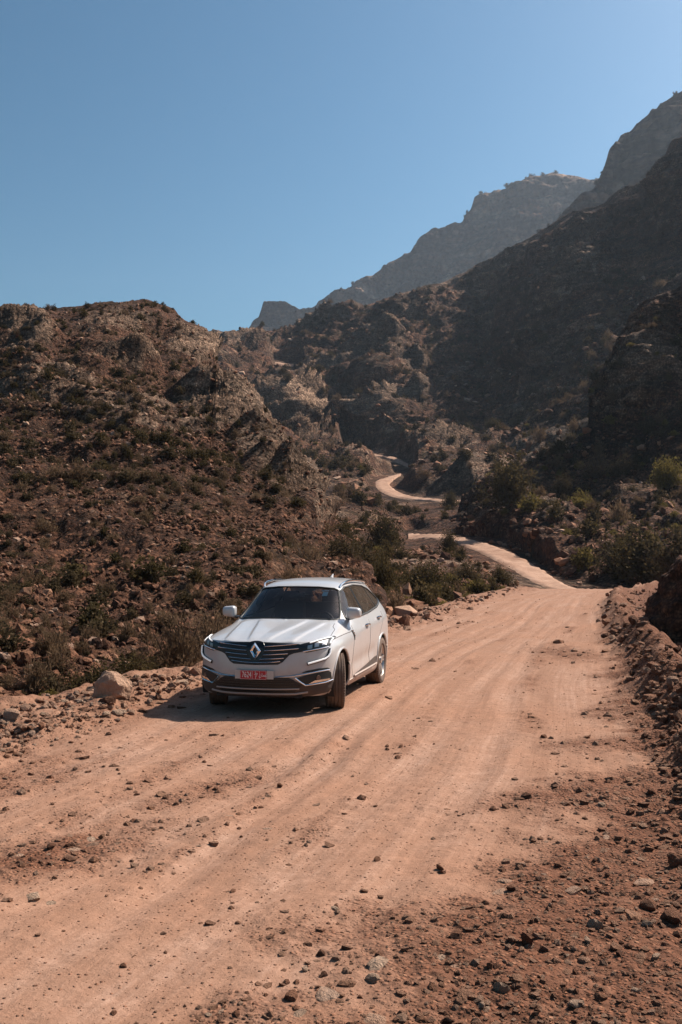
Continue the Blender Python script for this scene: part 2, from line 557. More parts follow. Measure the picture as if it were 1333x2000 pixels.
def sheet(name, px, foot, crest, depth, rows, mat, s, seed, rockspots=(), rock0=0.0, quiet=None, amp=1.0, back=0.6, drop=0.5, crest_amp=0.35, bulges=(), curl=0.0, refY=None, **kw):
    px = np.asarray(px, float)
    t = np.linspace(0, 1, rows)[:, None]
    c = crest(px)
    ker = np.hanning(11) / np.hanning(11).sum()
    c = np.convolve(np.pad(c, 5, mode='edge'), ker, 'valid')
    f, c = foot(px)[None, :], c[None, :]
    PXg = np.repeat(px[None, :], rows, 0)
    PYg = f + (c - f) * t
    Y = depth(PXg, PYg)
    for (bx_, by_, rx, ry, k) in bulges:
        Y = Y * (1 + k * np.exp(-(((PXg - bx_) / rx) ** 2 + ((PYg - by_) / ry) ** 2)))
    if curl:
        Y = Y * (1 + curl * sstep(0.90, 1.0, t) ** 2)
    P = at(PXg, PYg, Y)
    N = grid_normals(P)
    flip = np.sign((N * (np.array([0, 0, CAM_H]) - P)).sum(-1, keepdims=True))
    N = N * flip
    rock = np.full_like(PXg, rock0)
    for (rx0, ry0, rx, ry, k) in rockspots:
        rock = np.maximum(rock, k * np.exp(-(((PXg - rx0) / rx) ** 2 + ((PYg - ry0) / ry) ** 2) ** 1.5))
    rock = np.clip(rock * (1.0 + 0.9 * noise3(P, 0.12 / s, seed + 77)), 0, 1)
    edge = 1 - (1 - crest_amp) * sstep(0.93, 1.0, t) * np.ones_like(PXg)
    q = 1 - edge
    if quiet is not None:
        q = 1 - (1 - q) * (1 - quiet(PXg, PYg))
    q = 1 - (1 - q) * sstep(0.0, 0.09, t + 0 * PXg) * sstep(2, 90, f - c)
    if refY:
        q = 1 - (1 - q) * np.clip((Y / refY) ** 2.2, 0.03, 1.0)
    D = displace(P, N, rock, s, seed, amp, quiet=q, **kw)
    # behind the crest the land turns down and away; in front a skirt goes into the ground
    away = P[-1:].copy() * np.array([1, 1, 0])
    away /= np.linalg.norm(away, axis=-1, keepdims=True)
    ext = []
    Ytop = Y[-1:, :, None]
    for m in (0.15, 0.4, 0.7, 1.0):
        e = D[-1:] + away * Ytop * back * m
        e[..., 2] -= drop * Ytop[..., 0] * (0.12 * m + m * m * 0.5)
        ext.append(e)
    sk = D[:1].copy()
    sk[..., 2] -= 3.0 * s
    full = np.concatenate([sk] + [D] + ext, 0)
    rk = np.concatenate([rock[:1], rock] + [rock[-1:]] * 4, 0)
    o = link(bpy.data.objects.new(name, grid_mesh(name, full, mat, dict(rock=rk))))
    tag(o, kind='structure')
    SHEETS[name] = dict(P=D, px=PXg, py=PYg, rock=rock, N=grid_normals(D) * flip, Y=Y)
    return o


# left hill ---------------------------------------------------------
left_depth = tps([(-900, 1480, 11), (-900, 1200, 22), (-900, 900, 50), (-900, 640, 90), (-260, 1420, 12.2), (0, 1400, 13.2), (200, 1372, 14.8), (400, 1322, 18.2), (600, 1262, 24), (760, 1215, 31),
                  (-260, 1200, 24), (0, 1200, 25), (300, 1200, 26), (500, 1180, 29), (700, 1160, 38),
                  (0, 1050, 40), (300, 1050, 42), (560, 1050, 48), (635, 1060, 54), (0, 900, 58), (300, 900, 60), (540, 900, 72),
                  (0, 780, 74), (300, 780, 78), (490, 790, 90), (0, 700, 88), (250, 700, 92), (400, 700, 108),
                  (0, 640, 98), (200, 630, 104), (370, 650, 118), (0, 610, 106), (150, 600, 112), (300, 600, 118)])
left_crest = poly([(-900, 640), (-300, 640), (-120, 628), (0, 613), (25, 606), (60, 601), (110, 603), (170, 598), (230, 597), (280, 594), (310, 600), (332, 608), (352, 628), (376, 641), (396, 655), (407, 668), (414, 705), (428, 716), (436, 742), (452, 757), (478, 775), (505, 792), (514, 815), (528, 838),
                   (545, 872), (560, 903), (578, 945), (600, 985), (622, 1025), (640, 1050), (665, 1088), (700, 1135), (730, 1180), (752, 1210), (772, 1229), (798, 1236)])
left_foot = poly([(-900, 1500), (-260, 1425), (0, 1402), (200, 1374), (400, 1326), (600, 1268), (760, 1222), (800, 1232)])
lpx = np.concatenate([np.linspace(-900, -90, 50), np.linspace(-80, 798, 420)])
sheet('left_hill', lpx, left_foot, left_crest, left_depth, 330, M_HILL, 1.0, 100,
      rockspots=[(40, 660, 90, 60, 0.9), (200, 640, 120, 40, 0.6), (370, 690, 55, 55, 1.0), (240, 730, 150, 20, 0.55), (430, 800, 110, 90, 0.95), (500, 870, 60, 90, 0.95), (590, 990, 45, 80, 1.0),
                 (240, 820, 130, 50, 0.75), (100, 780, 160, 60, 0.5), (560, 960, 60, 50, 0.8), (330, 860, 150, 40, 0.6), (40, 960, 70, 30, 0.3), (480, 770, 60, 60, 0.9)],
      rock0=0.22, amp=0.8, curl=0.03, crest_amp=0.45, dip=(0.10, 0.03, 1.0), period=2.7, ledges=3.4, back=0.5, drop=0.9,
      bulges=[(470, 830, 70, 130, -0.035), (590, 990, 45, 70, -0.05), (370, 700, 40, 40, -0.03)])

# valley and its winding road --------------------------------------
valley_depth = tps([(330, 1200, 75), (600, 1240, 40), (700, 1232, 33), (790, 1217, 37), (900, 1187, 49), (1000, 1160, 64), (1100, 1152, 74), (1200, 1150, 78), (1333, 1150, 82), (1700, 1150, 84),
                    (1110, 1143, 78), (1050, 1115, 89), (1000, 1090, 99), (930, 1062, 116), (870, 1047, 130), (800, 1047, 142), (850, 1120, 74), (950, 1120, 80), (700, 1130, 64), (650, 1060, 112), (740, 1060, 120),
                    (700, 1000, 165), (850, 1000, 170), (1000, 1000, 150), (900, 978, 195), (840, 972, 203), (770, 962, 216), (728, 942, 236), (785, 928, 262), (795, 907, 292), (740, 892, 315), (690, 879, 335),
                    (600, 850, 360), (500, 750, 430), (450, 690, 480), (420, 655, 540), (330, 660, 540), (560, 650, 560), (650, 780, 420), (700, 700, 470), (700, 610, 540), (800, 780, 385), (850, 860, 320), (900, 900, 285), (1000, 930, 240),
                    (800, 700, 442), (900, 700, 438), (900, 560, 535), (1000, 800, 345), (1000, 600, 458), (1010, 485, 525), (1100, 850, 265), (1100, 700, 345), (1100, 550, 415), (1130, 420, 485),
                    (1200, 600, 355), (1200, 400, 440), (1333, 500, 345), (1333, 290, 380), (1700, 500, 325), (1700, 200, 380), (1333, 800, 225), (1200, 900, 195), (1333, 1000, 155), (1200, 1050, 125), (1333, 1100, 105), (1700, 900, 180)])
valley_crest = poly([(330, 662), (410, 650), (490, 648), (555, 647), (585, 638), (600, 629), (640, 612), (668, 594), (690, 591), (702, 601), (730, 598), (765, 590), (800, 580), (830, 567), (860, 560), (900, 541), (940, 522), (975, 505), (1000, 487), (1015, 477), (1040, 468), (1062, 452), (1085, 438), (1112, 420),
                     (1140, 411), (1182, 404), (1200, 386), (1225, 372), (1250, 364), (1290, 356), (1298, 330), (1306, 298), (1318, 280), (1340, 272), (1420, 255), (1700, 190)])
valley_foot = poly([(330, 1240), (600, 1250), (700, 1236), (790, 1219), (900, 1188), (1000, 1161), (1100, 1152), (1700, 1152)])
ROADS = [  # (upper edge, lower edge) of each stretch of the distant track, photo pixels
    ([(1230, 1158), (1170, 1152), (1120, 1146), (1085, 1122), (1050, 1098), (1010, 1077), (965, 1061), (920, 1050), (870, 1042), (835, 1040), (798, 1041)],
     [(1150, 1172), (1110, 1160), (1065, 1149), (1030, 1135), (1000, 1117), (965, 1097), (930, 1079), (895, 1063), (868, 1054), (835, 1052), (798, 1053)]),
    ([(965, 979), (900, 976), (850, 973), (815, 970), (787, 962), (768, 952), (762, 945), (768, 937), (784, 926)],
     [(965, 983), (900, 981), (850, 979), (800, 975), (762, 968), (740, 959), (728, 947), (728, 936), (783, 924)]),
    ([(686, 876), (720, 884), (750, 889), (770, 891), (785, 898), (798, 904)],
     [(686, 882), (720, 889), (750, 893), (765, 897), (782, 904), (797, 911)]),
    ([(538, 706), (556, 709), (574, 710)], [(538, 710), (556, 713), (574, 713)]),
    ([(1015, 727), (1035, 724), (1060, 731)], [(1015, 731), (1035, 729), (1060, 735)]),
]


def resample(pts, n):
    p = np.array(pts, float)
    s = np.r_[0, np.cumsum(np.linalg.norm(np.diff(p, axis=0), axis=1))]
    u = np.linspace(0, s[-1], n)
    q = np.stack([np.interp(u, s, p[:, 0]), np.interp(u, s, p[:, 1])], -1)
    for _ in range(max(1, n // 25)):
        q[1:-1] = 0.25 * q[:-2] + 0.5 * q[1:-1] + 0.25 * q[2:]
    return q


ROAD_PTS = []
for up, lo in ROADS:
    a, b = resample(up, 60), resample(lo, 60)
    for k in np.linspace(0, 1, 5):
        ROAD_PTS.append(a * (1 - k) + b * k)
ROAD_PTS = np.concatenate(ROAD_PTS)


def road_quiet(px, py, below=11.0):
    d2 = np.full(np.shape(px), 99.0)
    for (rx, ry) in ROAD_PTS:
        m = (np.abs(px - rx) < 60) & (np.abs(py - ry) < 3.2 * below)
        if m.any():
            d2[m] = np.minimum(d2[m], ((px[m] - rx) / 20) ** 2 + ((py[m] - ry) / np.where(py[m] > ry, below, 11.0)) ** 2)
    return 1 - sstep(0.35, 1.35, np.sqrt(d2))


vpx = np.concatenate([np.linspace(330, 1400, 500), np.linspace(1404, 1700, 70)])
sheet('valley_slopes', vpx, valley_foot, valley_crest, valley_depth, 400, M_VALLEY, 4.0, 300,
      rockspots=[(760, 690, 45, 35, 0.9), (800, 730, 40, 30, 0.8), (720, 835, 40, 30, 1.0), (770, 810, 60, 35, 0.95), (820, 780, 30, 20, 0.9), (560, 825, 50, 40, 1.0), (600, 810, 40, 40, 0.7), (640, 820, 50, 30, 0.5), (650, 730, 30, 20, 0.6),
                 (690, 605, 40, 20, 0.5), (1050, 520, 60, 40, 0.5), (1150, 600, 120, 120, 0.5), (1300, 400, 80, 120, 0.6), (900, 1100, 60, 30, 0.4), (820, 1150, 60, 30, 0.4), (900, 760, 40, 10, 0.5)],
      rock0=0.40, amp=1.0, quiet=lambda a, b: road_quiet(a, b, 30.0), dip=(-0.35, 0.1, 1.0), period=2.6, ledges=3.0, ribs=1.0, crest_amp=0.3, back=0.35, drop=0.7, refY=300,
      bulges=[(740, 745, 60, 28, -0.07), (700, 790, 90, 18, 0.06), (760, 815, 70, 35, -0.06), (560, 830, 45, 45, -0.08), (640, 870, 60, 40, 0.05), (960, 650, 40, 120, 0.06), (1020, 640, 50, 100, -0.05), (880, 760, 120, 40, 0.04), (1150, 620, 60, 100, -0.05), (690, 600, 25, 18, -0.05)])

for up, lo in ROADS:
    n = 150
    a, b = resample(up, n), resample(lo, n)
    wob_ = lambda q, sd: 1.5 * noise3(np.c_[q, 0 * q[:, :1]], 0.11, sd)[:, None] + 1.1 * noise3(np.c_[q, 0 * q[:, :1]], 0.35, sd + 1)[:, None]
    nrm = (b - a) / np.linalg.norm(b - a, axis=1, keepdims=True)
    fit = np.minimum(1.0, np.linalg.norm(b - a, axis=1, keepdims=True) / 14)
    a, b = a + nrm * wob_(a, 71) * fit, b + nrm * wob_(b, 75) * fit
    k = np.linspace(0, 1, 7)[:, None, None]
    im = a[None] * (1 - k) + b[None] * k
    Yr = valley_depth(im[..., 0], im[..., 1]) * 0.986
    Pr = at(im[..., 0], im[..., 1], Yr)
    edge = np.array([-0.8, 0.0, 0.03, -0.05, 0.03, 0.0, -0.8])[:, None]
    Pr[..., 2] += edge + 0.12 * noise3(Pr, 0.5, 61)
    o = link(bpy.data.objects.new('mountain_road', grid_mesh('mountain_road', Pr, M_TRACK)))
    tag(o, kind='structure')

# right-hand slope and its dark cliff -------------------------------
cliff_depth = tps([(880, 1052, 137), (1000, 1075, 114), (1100, 1140, 84), (1200, 1150, 78), (1333, 1152, 76), (1800, 1152, 74),
                   (920, 985, 152), (1010, 930, 152), (1100, 870, 150), (1158, 770, 156), (1230, 640, 163), (1333, 570, 160), (1500, 480, 155), (1800, 410, 150),
                   (1100, 1000, 136), (1333, 900, 134), (1333, 1000, 120), (1200, 950, 141), (1250, 850, 146), (1333, 800, 142), (1250, 700, 154), (1333, 680, 155), (1060, 1060, 114), (1180, 1080, 106), (1800, 1000, 118), (1800, 800, 142)])
cliff_crest = poly([(880, 1047), (900, 1005), (920, 985), (950, 972), (975, 962), (1010, 935), (1040, 925), (1065, 903), (1100, 885), (1130, 862), (1150, 845), (1156, 800), (1160, 765), (1175, 738), (1195, 715), (1210, 690), (1222, 655), (1240, 625), (1262, 602), (1290, 588), (1333, 572), (1420, 520), (1550, 465), (1700, 430), (1800, 410)])
cliff_foot = poly([(880, 1060), (940, 1066), (1000, 1080), (1060, 1115), (1100, 1144), (1200, 1152), (1800, 1154)])
cpx = np.concatenate([np.linspace(880, 1400, 260), np.linspace(1405, 1800, 60)])
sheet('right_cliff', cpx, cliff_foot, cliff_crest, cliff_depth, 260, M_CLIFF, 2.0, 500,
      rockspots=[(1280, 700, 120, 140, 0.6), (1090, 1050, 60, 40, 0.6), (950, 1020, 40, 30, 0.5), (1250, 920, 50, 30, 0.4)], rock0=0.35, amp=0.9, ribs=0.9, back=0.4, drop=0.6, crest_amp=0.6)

# far mountains -----------------------------------------------------
fA = tps([(460, 700, 1600), (700, 700, 1580), (1200, 700, 1500), (520, 605, 1650), (700, 560, 1650), (900, 440, 1670), (1080, 345, 1690), (1250, 340, 1700), (1000, 500, 1590), (800, 600, 1600)])
cA = poly([(455, 660), (488, 648), (497, 636), (508, 630), (520, 608), (530, 603), (548, 601), (566, 605), (580, 612), (596, 618), (612, 612), (640, 604), (660, 592), (680, 578), (700, 560), (722, 552), (745, 535), (758, 517), (790, 503), (808, 497), (822, 476), (850, 452), (868, 455), (884, 449), (905, 443), (917, 420), (928, 413), (930, 398), (945, 390),
           (975, 376), (990, 378), (1012, 366), (1030, 353), (1058, 348), (1080, 341), (1100, 348), (1130, 352), (1152, 358), (1180, 352), (1300, 330)])
sheet('far_mountain', np.linspace(455, 1300, 420), poly([(455, 730), (1300, 730)]), cA, fA, 200, M_FAR, 20.0, 700, rock0=0.6, amp=0.8, ribs=1.2, dip=(-0.12, 0.0, 1.0), period=2.4, crest_amp=0.25, back=0.3, drop=0.5)
fB = tps([(1050, 600, 880), (1400, 600, 830), (1110, 415, 900), (1200, 280, 920), (1333, 180, 920), (1700, 60, 900), (1200, 450, 890), (1333, 350, 870), (1700, 350, 850)])
cB = poly([(1050, 470), (1085, 440), (1110, 414), (1140, 388), (1165, 372), (1172, 350), (1182, 335), (1190, 300), (1207, 288), (1213, 268), (1235, 262), (1252, 240), (1275, 222), (1290, 205), (1310, 192), (1333, 180), (1400, 150), (1700, 40)])
sheet('mountain_ridge', np.linspace(1050, 1700, 260), poly([(1050, 640), (1700, 640)]), cB, fB, 220, M_FAR, 12.0, 800, rock0=0.6, amp=0.8, ribs=1.3, dip=(-0.15, 0.0, 1.0), period=2.2, crest_amp=0.3, back=0.35, drop=0.6)

# ================================================================== dusty air
hm = bpy.data.materials.new('dusty_air')
hm.use_nodes = True
hn = hm.node_tree
for nd in list(hn.nodes):
    hn.nodes.remove(nd)
ho = hn.nodes.new('ShaderNodeOutputMaterial')
hv = hn.nodes.new('ShaderNodeVolumePrincipled')
hv.inputs['Color'].default_value = (0.66, 0.80, 0.97, 1)
hv.inputs['Density'].default_value = 0.00009
hv.inputs['Anisotropy'].default_value = 0.3
hn.links.new(hv.outputs[0], ho.inputs['Volume'])
bm = bmesh.new()
bmesh.ops.create_cube(bm, size=1.0)
me = bpy.data.meshes.new('haze')
bm.to_mesh(me)
bm.free()
me.materials.append(hm)
haze = link(bpy.data.objects.new('haze', me))
zs = [haze_z for haze_z in [max(float(v['P'][..., 2].max()) for v in SHEETS.values())]]
HZ_TOP = zs[0] + 30
haze.scale = (3000, 2800, HZ_TOP + 16)
haze.location = (200, 1100, (HZ_TOP - 16) / 2)
tag(haze, kind='stuff')
# ================================================================== stones
def stone_material(name, stops, dust=(0.36, 0.20, 0.125)):
    t = NT(name)
    oi = t.n('ShaderNodeObjectInfo')
    p = t.coords('Object')
    base = t.ramp(oi.outputs['Random'], stops)
    n = t.noise(p, 3.2, 6, 0.65)
    f = t.noise(p, 14.0, 4, 0.7)
    c = t.mix(t.rng(n, 0.35, 0.65, 0.0, 0.55), base, t.mix(1.0, base, (0.5, 0.42, 0.36), 'MULTIPLY'))
    geo = t.n('ShaderNodeNewGeometry')
    sep = t.n('ShaderNodeSeparateXYZ', i_Vector=geo.outputs['Normal'])
    up = t.math('MULTIPLY', t.rng(sep.outputs[2], 0.35, 0.95), t.rng(f, 0.35, 0.6, 0.1, 0.65))
    c = t.mix(up, c, dust)  # dust on upward faces; on hill scree also sunlit tops painted in
    h = t.math('ADD', n, t.math('MULTIPLY', f, 0.35))
    return t.done(c, 0.93, t.bump(h, 0.8, 0.12), Specular_IOR_Level=0.2)


M_STONE = stone_material('road_stone', [(0.0, (0.15, 0.06864, 0.04212)), (0.35, (0.25, 0.1188, 0.06864)), (0.6, (0.34, 0.1716, 0.103)), (0.8, (0.36, 0.2244, 0.156)), (1.0, (0.27, 0.165, 0.112))])
M_BROWN = stone_material('brown_berm_stone', [(0.0, (0.105, 0.0484, 0.02964)), (0.5, (0.2, 0.08976, 0.05148)), (0.85, (0.28, 0.1408, 0.08424)), (1.0, (0.33, 0.22, 0.156))], dust=(0.27, 0.1232, 0.0663))
M_SCREE = stone_material('hill_scree_stone', [(0.0, (0.065, 0.02904, 0.01794)), (0.4, (0.135, 0.05808, 0.03198)), (0.75, (0.25, 0.1126, 0.0624)), (1.0, (0.36, 0.1936, 0.117))], dust=(0.25, 0.1126, 0.0624))
M_PALE = stone_material('pale_limestone', [(0.0, (0.40, 0.235, 0.16)), (0.6, (0.45, 0.285, 0.20)), (1.0, (0.36, 0.25, 0.19))], dust=(0.42, 0.26, 0.175))
M_GREY = stone_material('grey_slab_stone', [(0.0, (0.38, 0.255, 0.175)), (1.0, (0.48, 0.335, 0.24))], dust=(0.45, 0.29, 0.20))


def stone_mesh(name, seed, sub, mat, planes=13, rough=0.05, flat=1.0, sharp=True):
    r = np.random.default_rng(seed)
    bm = bmesh.new()
    bmesh.ops.create_icosphere(bm, subdivisions=sub, radius=1.0)
    V = np.array([v.co for v in bm.verts])
    V /= np.linalg.norm(V, axis=1, keepdims=True)
    pn = r.normal(size=(planes, 3))
    pn /= np.linalg.norm(pn, axis=1, keepdims=True)
    pd = r.uniform(0.55, 0.98, planes)
    den = V @ pn.T
    rr = np.where(den > 0.05, pd[None] / np.maximum(den, 0.05), 9).min(1)
    rr = np.minimum(rr, 1.25)
    W = V * rr[:, None]
    if rough:
        W = W + V * (rough * fbm(W + seed, 2.2, 3, 0.55, seed))[:, None]
    W *= np.array([1.0, r.uniform(0.65, 0.95), r.uniform(0.5, 0.8) * flat])
    W[:, 2] -= W[:, 2].min() * 0.72
    mx = np.abs(W[:, :2]).max()
    W /= 2 * mx                       # one unit wide
    for v, w in zip(bm.verts, W):
        v.co = w
    me = bpy.data.meshes.new(name)
    bm.to_mesh(me)
    bm.free()
    me.materials.append(mat)
    me.polygons.foreach_set('use_smooth', np.full(len(me.polygons), not sharp))
    if not sharp:
        me.set_sharp_from_angle(angle=math.radians(28))
    return me


def ground_hit(px, py):
    """where the photo pixel meets the near ground"""
    px, py = np.asarray(px, float), np.asarray(py, float)
    a = (px - 666.5) / FPX
    b = (1000 - py) / FPX
    slope = (SP + b * CP) / (CP - b * SP)
    Y = CAM_H / np.maximum(-slope, 0.012)
    for _ in range(7):
        X = a * Y / (CP - b * SP)
        z = ground_z(X, Y)
        Yn = (CAM_H - z) / np.maximum(-slope, 0.012)
        Y = 0.4 * Y + 0.6 * np.clip(Yn, 2.0, 80)
    X = a * Y / (CP - b * SP)
    return np.stack([X, Y, ground_z(X, Y)], -1)


def sheet_hit(sh, px, py):
    S = SHEETS[sh]
    j0 = np.argmin(np.abs(S['px'][0][None, :] - np.asarray(px)[:, None]), 1)
    r0 = np.argmin(np.abs(S['py'][:, j0].T - np.asarray(py)[:, None]), 1)
    return S['P'][r0, j0], S['N'][r0, j0], S['rock'][r0, j0]


# ---- instanced masses (gravel, scree, far scrub) as one object each
def scatter_group(name, coll):
    g = bpy.data.node_groups.new(name, 'GeometryNodeTree')
    g.interface.new_socket('Geometry', in_out='INPUT', socket_type='NodeSocketGeometry')
    g.interface.new_socket('Geometry', in_out='OUTPUT', socket_type='NodeSocketGeometry')
    N = g.nodes.new
    gi, go = N('NodeGroupInput'), N('NodeGroupOutput')
    ci = N('GeometryNodeCollectionInfo')
    ci.inputs['Collection'].default_value = coll
    ci.inputs['Separate Children'].default_value = True
    ci.inputs['Reset Children'].default_value = True
    ip = N('GeometryNodeInstanceOnPoints')
    ip.inputs['Pick Instance'].default_value = True

    def na(nm, typ):
        n = N('GeometryNodeInputNamedAttribute')
        n.data_type = typ
        n.inputs['Name'].default_value = nm
        return n.outputs['Attribute']
    L = g.links.new
    e = N('FunctionNodeEulerToRotation')
    L(na('rot', 'FLOAT_VECTOR'), e.inputs[0])
    L(gi.outputs[0], ip.inputs['Points'])
    L(ci.outputs[0], ip.inputs['Instance'])
    L(na('vid', 'INT'), ip.inputs['Instance Index'])
    L(e.outputs[0], ip.inputs['Rotation'])
    L(na('scl', 'FLOAT_VECTOR'), ip.inputs['Scale'])
    L(ip.outputs[0], go.inputs[0])
    return g


def scatter(name, P, rot, scl, vid, meshes):
    coll = bpy.data.collections.new(name + '_shapes')
    for k, m in enumerate(meshes):
        coll.objects.link(bpy.data.objects.new('%s_shape_%02d' % (name, k), m))
    me = bpy.data.meshes.new(name)
    n = len(P)
    me.vertices.add(n)
    me.vertices.foreach_set('co', np.asarray(P, np.float32).reshape(-1))
    a = me.attributes.new('rot', 'FLOAT_VECTOR', 'POINT'); a.data.foreach_set('vector', np.asarray(rot, np.float32).reshape(-1))
    a = me.attributes.new('scl', 'FLOAT_VECTOR', 'POINT'); a.data.foreach_set('vector', np.asarray(scl, np.float32).reshape(-1))
    a = me.attributes.new('vid', 'INT', 'POINT'); a.data.foreach_set('value', np.asarray(vid, np.int32))
    me.update()
    o = link(bpy.data.objects.new(name, me))
    md = o.modifiers.new('scatter', 'NODES')
    md.node_group = scatter_group(name + '_scatter', coll)
    return o


# ---- loose gravel on and beside the road
pebbles = [stone_mesh('pebble_%d' % k, 40 + k, 1, M_STONE, 9, 0.0) for k in range(5)]
pebbles += [stone_mesh('brown_pebble_%d' % k, 60 + k, 1, M_BROWN, 9, 0.0) for k in range(4)]
pebbles += [stone_mesh('pale_pebble_%d' % k, 70 + k, 1, M_PALE, 9, 0.0) for k in range(3)]


def scatter_near(name, n, weight, smin, smax, power, ids, box, sink=0.26):
    px = RNG.uniform(box[0], box[2], n)
    py = RNG.uniform(box[1], box[3], n)
    P = ground_hit(px, py)
    w = weight(P[:, 0], P[:, 1], px, py)
    keep = RNG.uniform(0, 1, n) < w
    P, px, py = P[keep], px[keep], py[keep]
    m = len(P)
    u = RNG.uniform(0, 1, m)
    sz = smin * (smax / smin) ** (u ** power)        # photo pixels
    size = sz / FPX * P[:, 1]
    size = np.clip(size, 0.006, 0.30)
    scl = size[:, None] * np.stack([RNG.uniform(0.8, 1.2, m), RNG.uniform(0.8, 1.2, m), RNG.uniform(0.6, 1.15, m)], -1)
    P[:, 2] -= size * sink
    rot = np.stack([RNG.uniform(-0.35, 0.35, m), RNG.uniform(-0.35, 0.35, m), RNG.uniform(0, 6.28, m)], -1)
    vid = RNG.choice(ids, m)
    return P, rot, scl, vid


def in_car(x, y):
    """under the car's wheels no stones"""
    return blob(x, y, -0.55, 14.4, 0.9, 2.1, 0.25)


def w_gravel(x, y, px, py):
    g = gravel_mask(x, y)
    return np.clip(g ** 1.5 * 0.95 + 0.008, 0, 1)


def w_berm(x, y, px, py):
    return np.maximum(sstep(-0.25, 0.25, x - xR(y)), sstep(0.0, 0.4, xL(y) - x) * (1 - sstep(wL(y) + 0.6, wL(y) + 2.0, xL(y) - x)))


parts_ = [scatter_near('g', 52000, w_gravel, 2.2, 24, 3.6, [0, 1, 2, 3, 4, 0, 1, 5, 6], (-120, 1180, 1450, 2080)),
          scatter_near('g', 17000, lambda x, y, px, py: 0.35 + 0.65 * sstep(-0.2, 0.4, noise3(np.stack([x, y, 0 * x], -1), 0.9, 57)), 1.4, 3.4, 2.0, [0, 1, 2, 3, 4, 5, 6, 9], (-120, 1160, 1450, 2050)),
          scatter_near('g', 6000, lambda x, y, px, py: 0.25 + 0.75 * gravel_mask(x, y), 1.8, 5, 2.6, [0, 2, 4, 5, 6, 7], (-120, 1150, 1450, 2050))]
o = scatter('road_gravel', *[np.concatenate(k) for k in zip(*parts_)], pebbles)
tag(o, kind='stuff')
bp = [scatter_near('g', 14000, lambda x, y, px, py: sstep(-0.1, 0.3, x - xR(y)), 3, 24, 2.2, [5, 6, 7, 8, 1], (1120, 1140, 1560, 1900), 0.05),
      scatter_near('g', 26000, lambda x, y, px, py: sstep(-0.3, 0.4, xL(y) - x) * (1 - sstep(wL(y) + 0.6, wL(y) + 2.0, xL(y) - x)), 3, 19, 2.3, [0, 1, 2, 3, 4, 9, 10, 11, 9, 10], (-150, 1150, 1100, 1560), 0.05)]
o = scatter('roadside_rubble', *[np.concatenate(k) for k in zip(*bp)], pebbles)
tag(o, kind='stuff')

# ---- scree on the hill and in the valley
scree = [stone_mesh('scree_%d' % k, 80 + k, 1, M_SCREE, 9, 0.0) for k in range(7)] + [stone_mesh('scree_pale_%d' % k, 90 + k, 1, M_PALE, 9, 0.0) for k in range(2)]


def scatter_sheet(sh, n, box, weight, lo, hi, power, ids, sink=0.1, tilt=0.4):
    S = SHEETS[sh]
    px = RNG.uniform(box[0], box[2], n)
    py = RNG.uniform(box[1], box[3], n)
    f = np.interp(px, S['px'][0], S['py'][0])
    c = np.interp(px, S['px'][0], S['py'][-1])
    ok = (py < f) & (py > c + 2)
    px, py = px[ok], py[ok]
    P, N, rk = sheet_hit(sh, px, py)
    w = weight(px, py, P, rk, N)
    k = RNG.uniform(0, 1, len(px)) < w
    P, N, rk = P[k].copy(), N[k], rk[k]
    m = len(P)
    size = lo * (hi / lo) ** (RNG.uniform(0, 1, m) ** power)
    scl = size[:, None] * RNG.uniform(0.75, 1.25, (m, 3))
    P[:, 2] -= size * sink
    rot = np.stack([RNG.uniform(-tilt, tilt, m), RNG.uniform(-tilt, tilt, m), RNG.uniform(0, 6.28, m)], -1)
    return P, rot, scl, RNG.choice(ids, m)


ids_s = [0, 1, 2, 3, 4, 5, 6] * 4 + [7, 8]
no_road = lambda px, py: (1 - road_quiet(px, py)) * (1 - road_quiet(px, py - 9)) * (1 - 0.8 * road_quiet(px, py - 18))
sp_ = [scatter_sheet('left_hill', 62000, (-80, 880, 800, 1420), lambda px, py, P, rk, N: 0.35 + 0.65 * sstep(-0.2, 0.3, noise3(P, 0.16, 5)), 0.05, 0.30, 2.9, ids_s),
       scatter_sheet('left_hill', 16000, (-80, 590, 800, 960), lambda px, py, P, rk, N: 0.3 + 0.6 * sstep(-0.2, 0.3, noise3(P, 0.12, 5)), 0.09, 0.5, 3.0, ids_s + [7, 8] * 2)]
o = scatter('hillside_scree', *[np.concatenate(k) for k in zip(*sp_)], scree)
tag(o, kind='stuff')
sp_ = [scatter_sheet('valley_slopes', 9000, (560, 1000, 1150, 1240), lambda px, py, P, rk, N: (0.25 + 0.75 * sstep(-0.1, 0.3, noise3(P, 0.1, 5))) * no_road(px, py) ** 4, 0.15, 1.3, 2.6, ids_s + [7, 8, 7]),
       scatter_sheet('valley_slopes', 9000, (400, 560, 1340, 1010), lambda px, py, P, rk, N: (0.2 + 0.7 * sstep(-0.1, 0.3, noise3(P, 0.03, 5))) * no_road(px, py) ** 4, 0.5, 3.2, 2.6, ids_s + [7, 8]),
       scatter_sheet('right_cliff', 6000, (880, 860, 1400, 1150), lambda px, py, P, rk, N: 0.2 + 0.7 * sstep(-0.1, 0.3, noise3(P, 0.06, 5)), 0.2, 1.6, 2.6, ids_s)]
o = scatter('valley_rubble', *[np.concatenate(k) for k in zip(*sp_)], scree)
tag(o, kind='stuff')

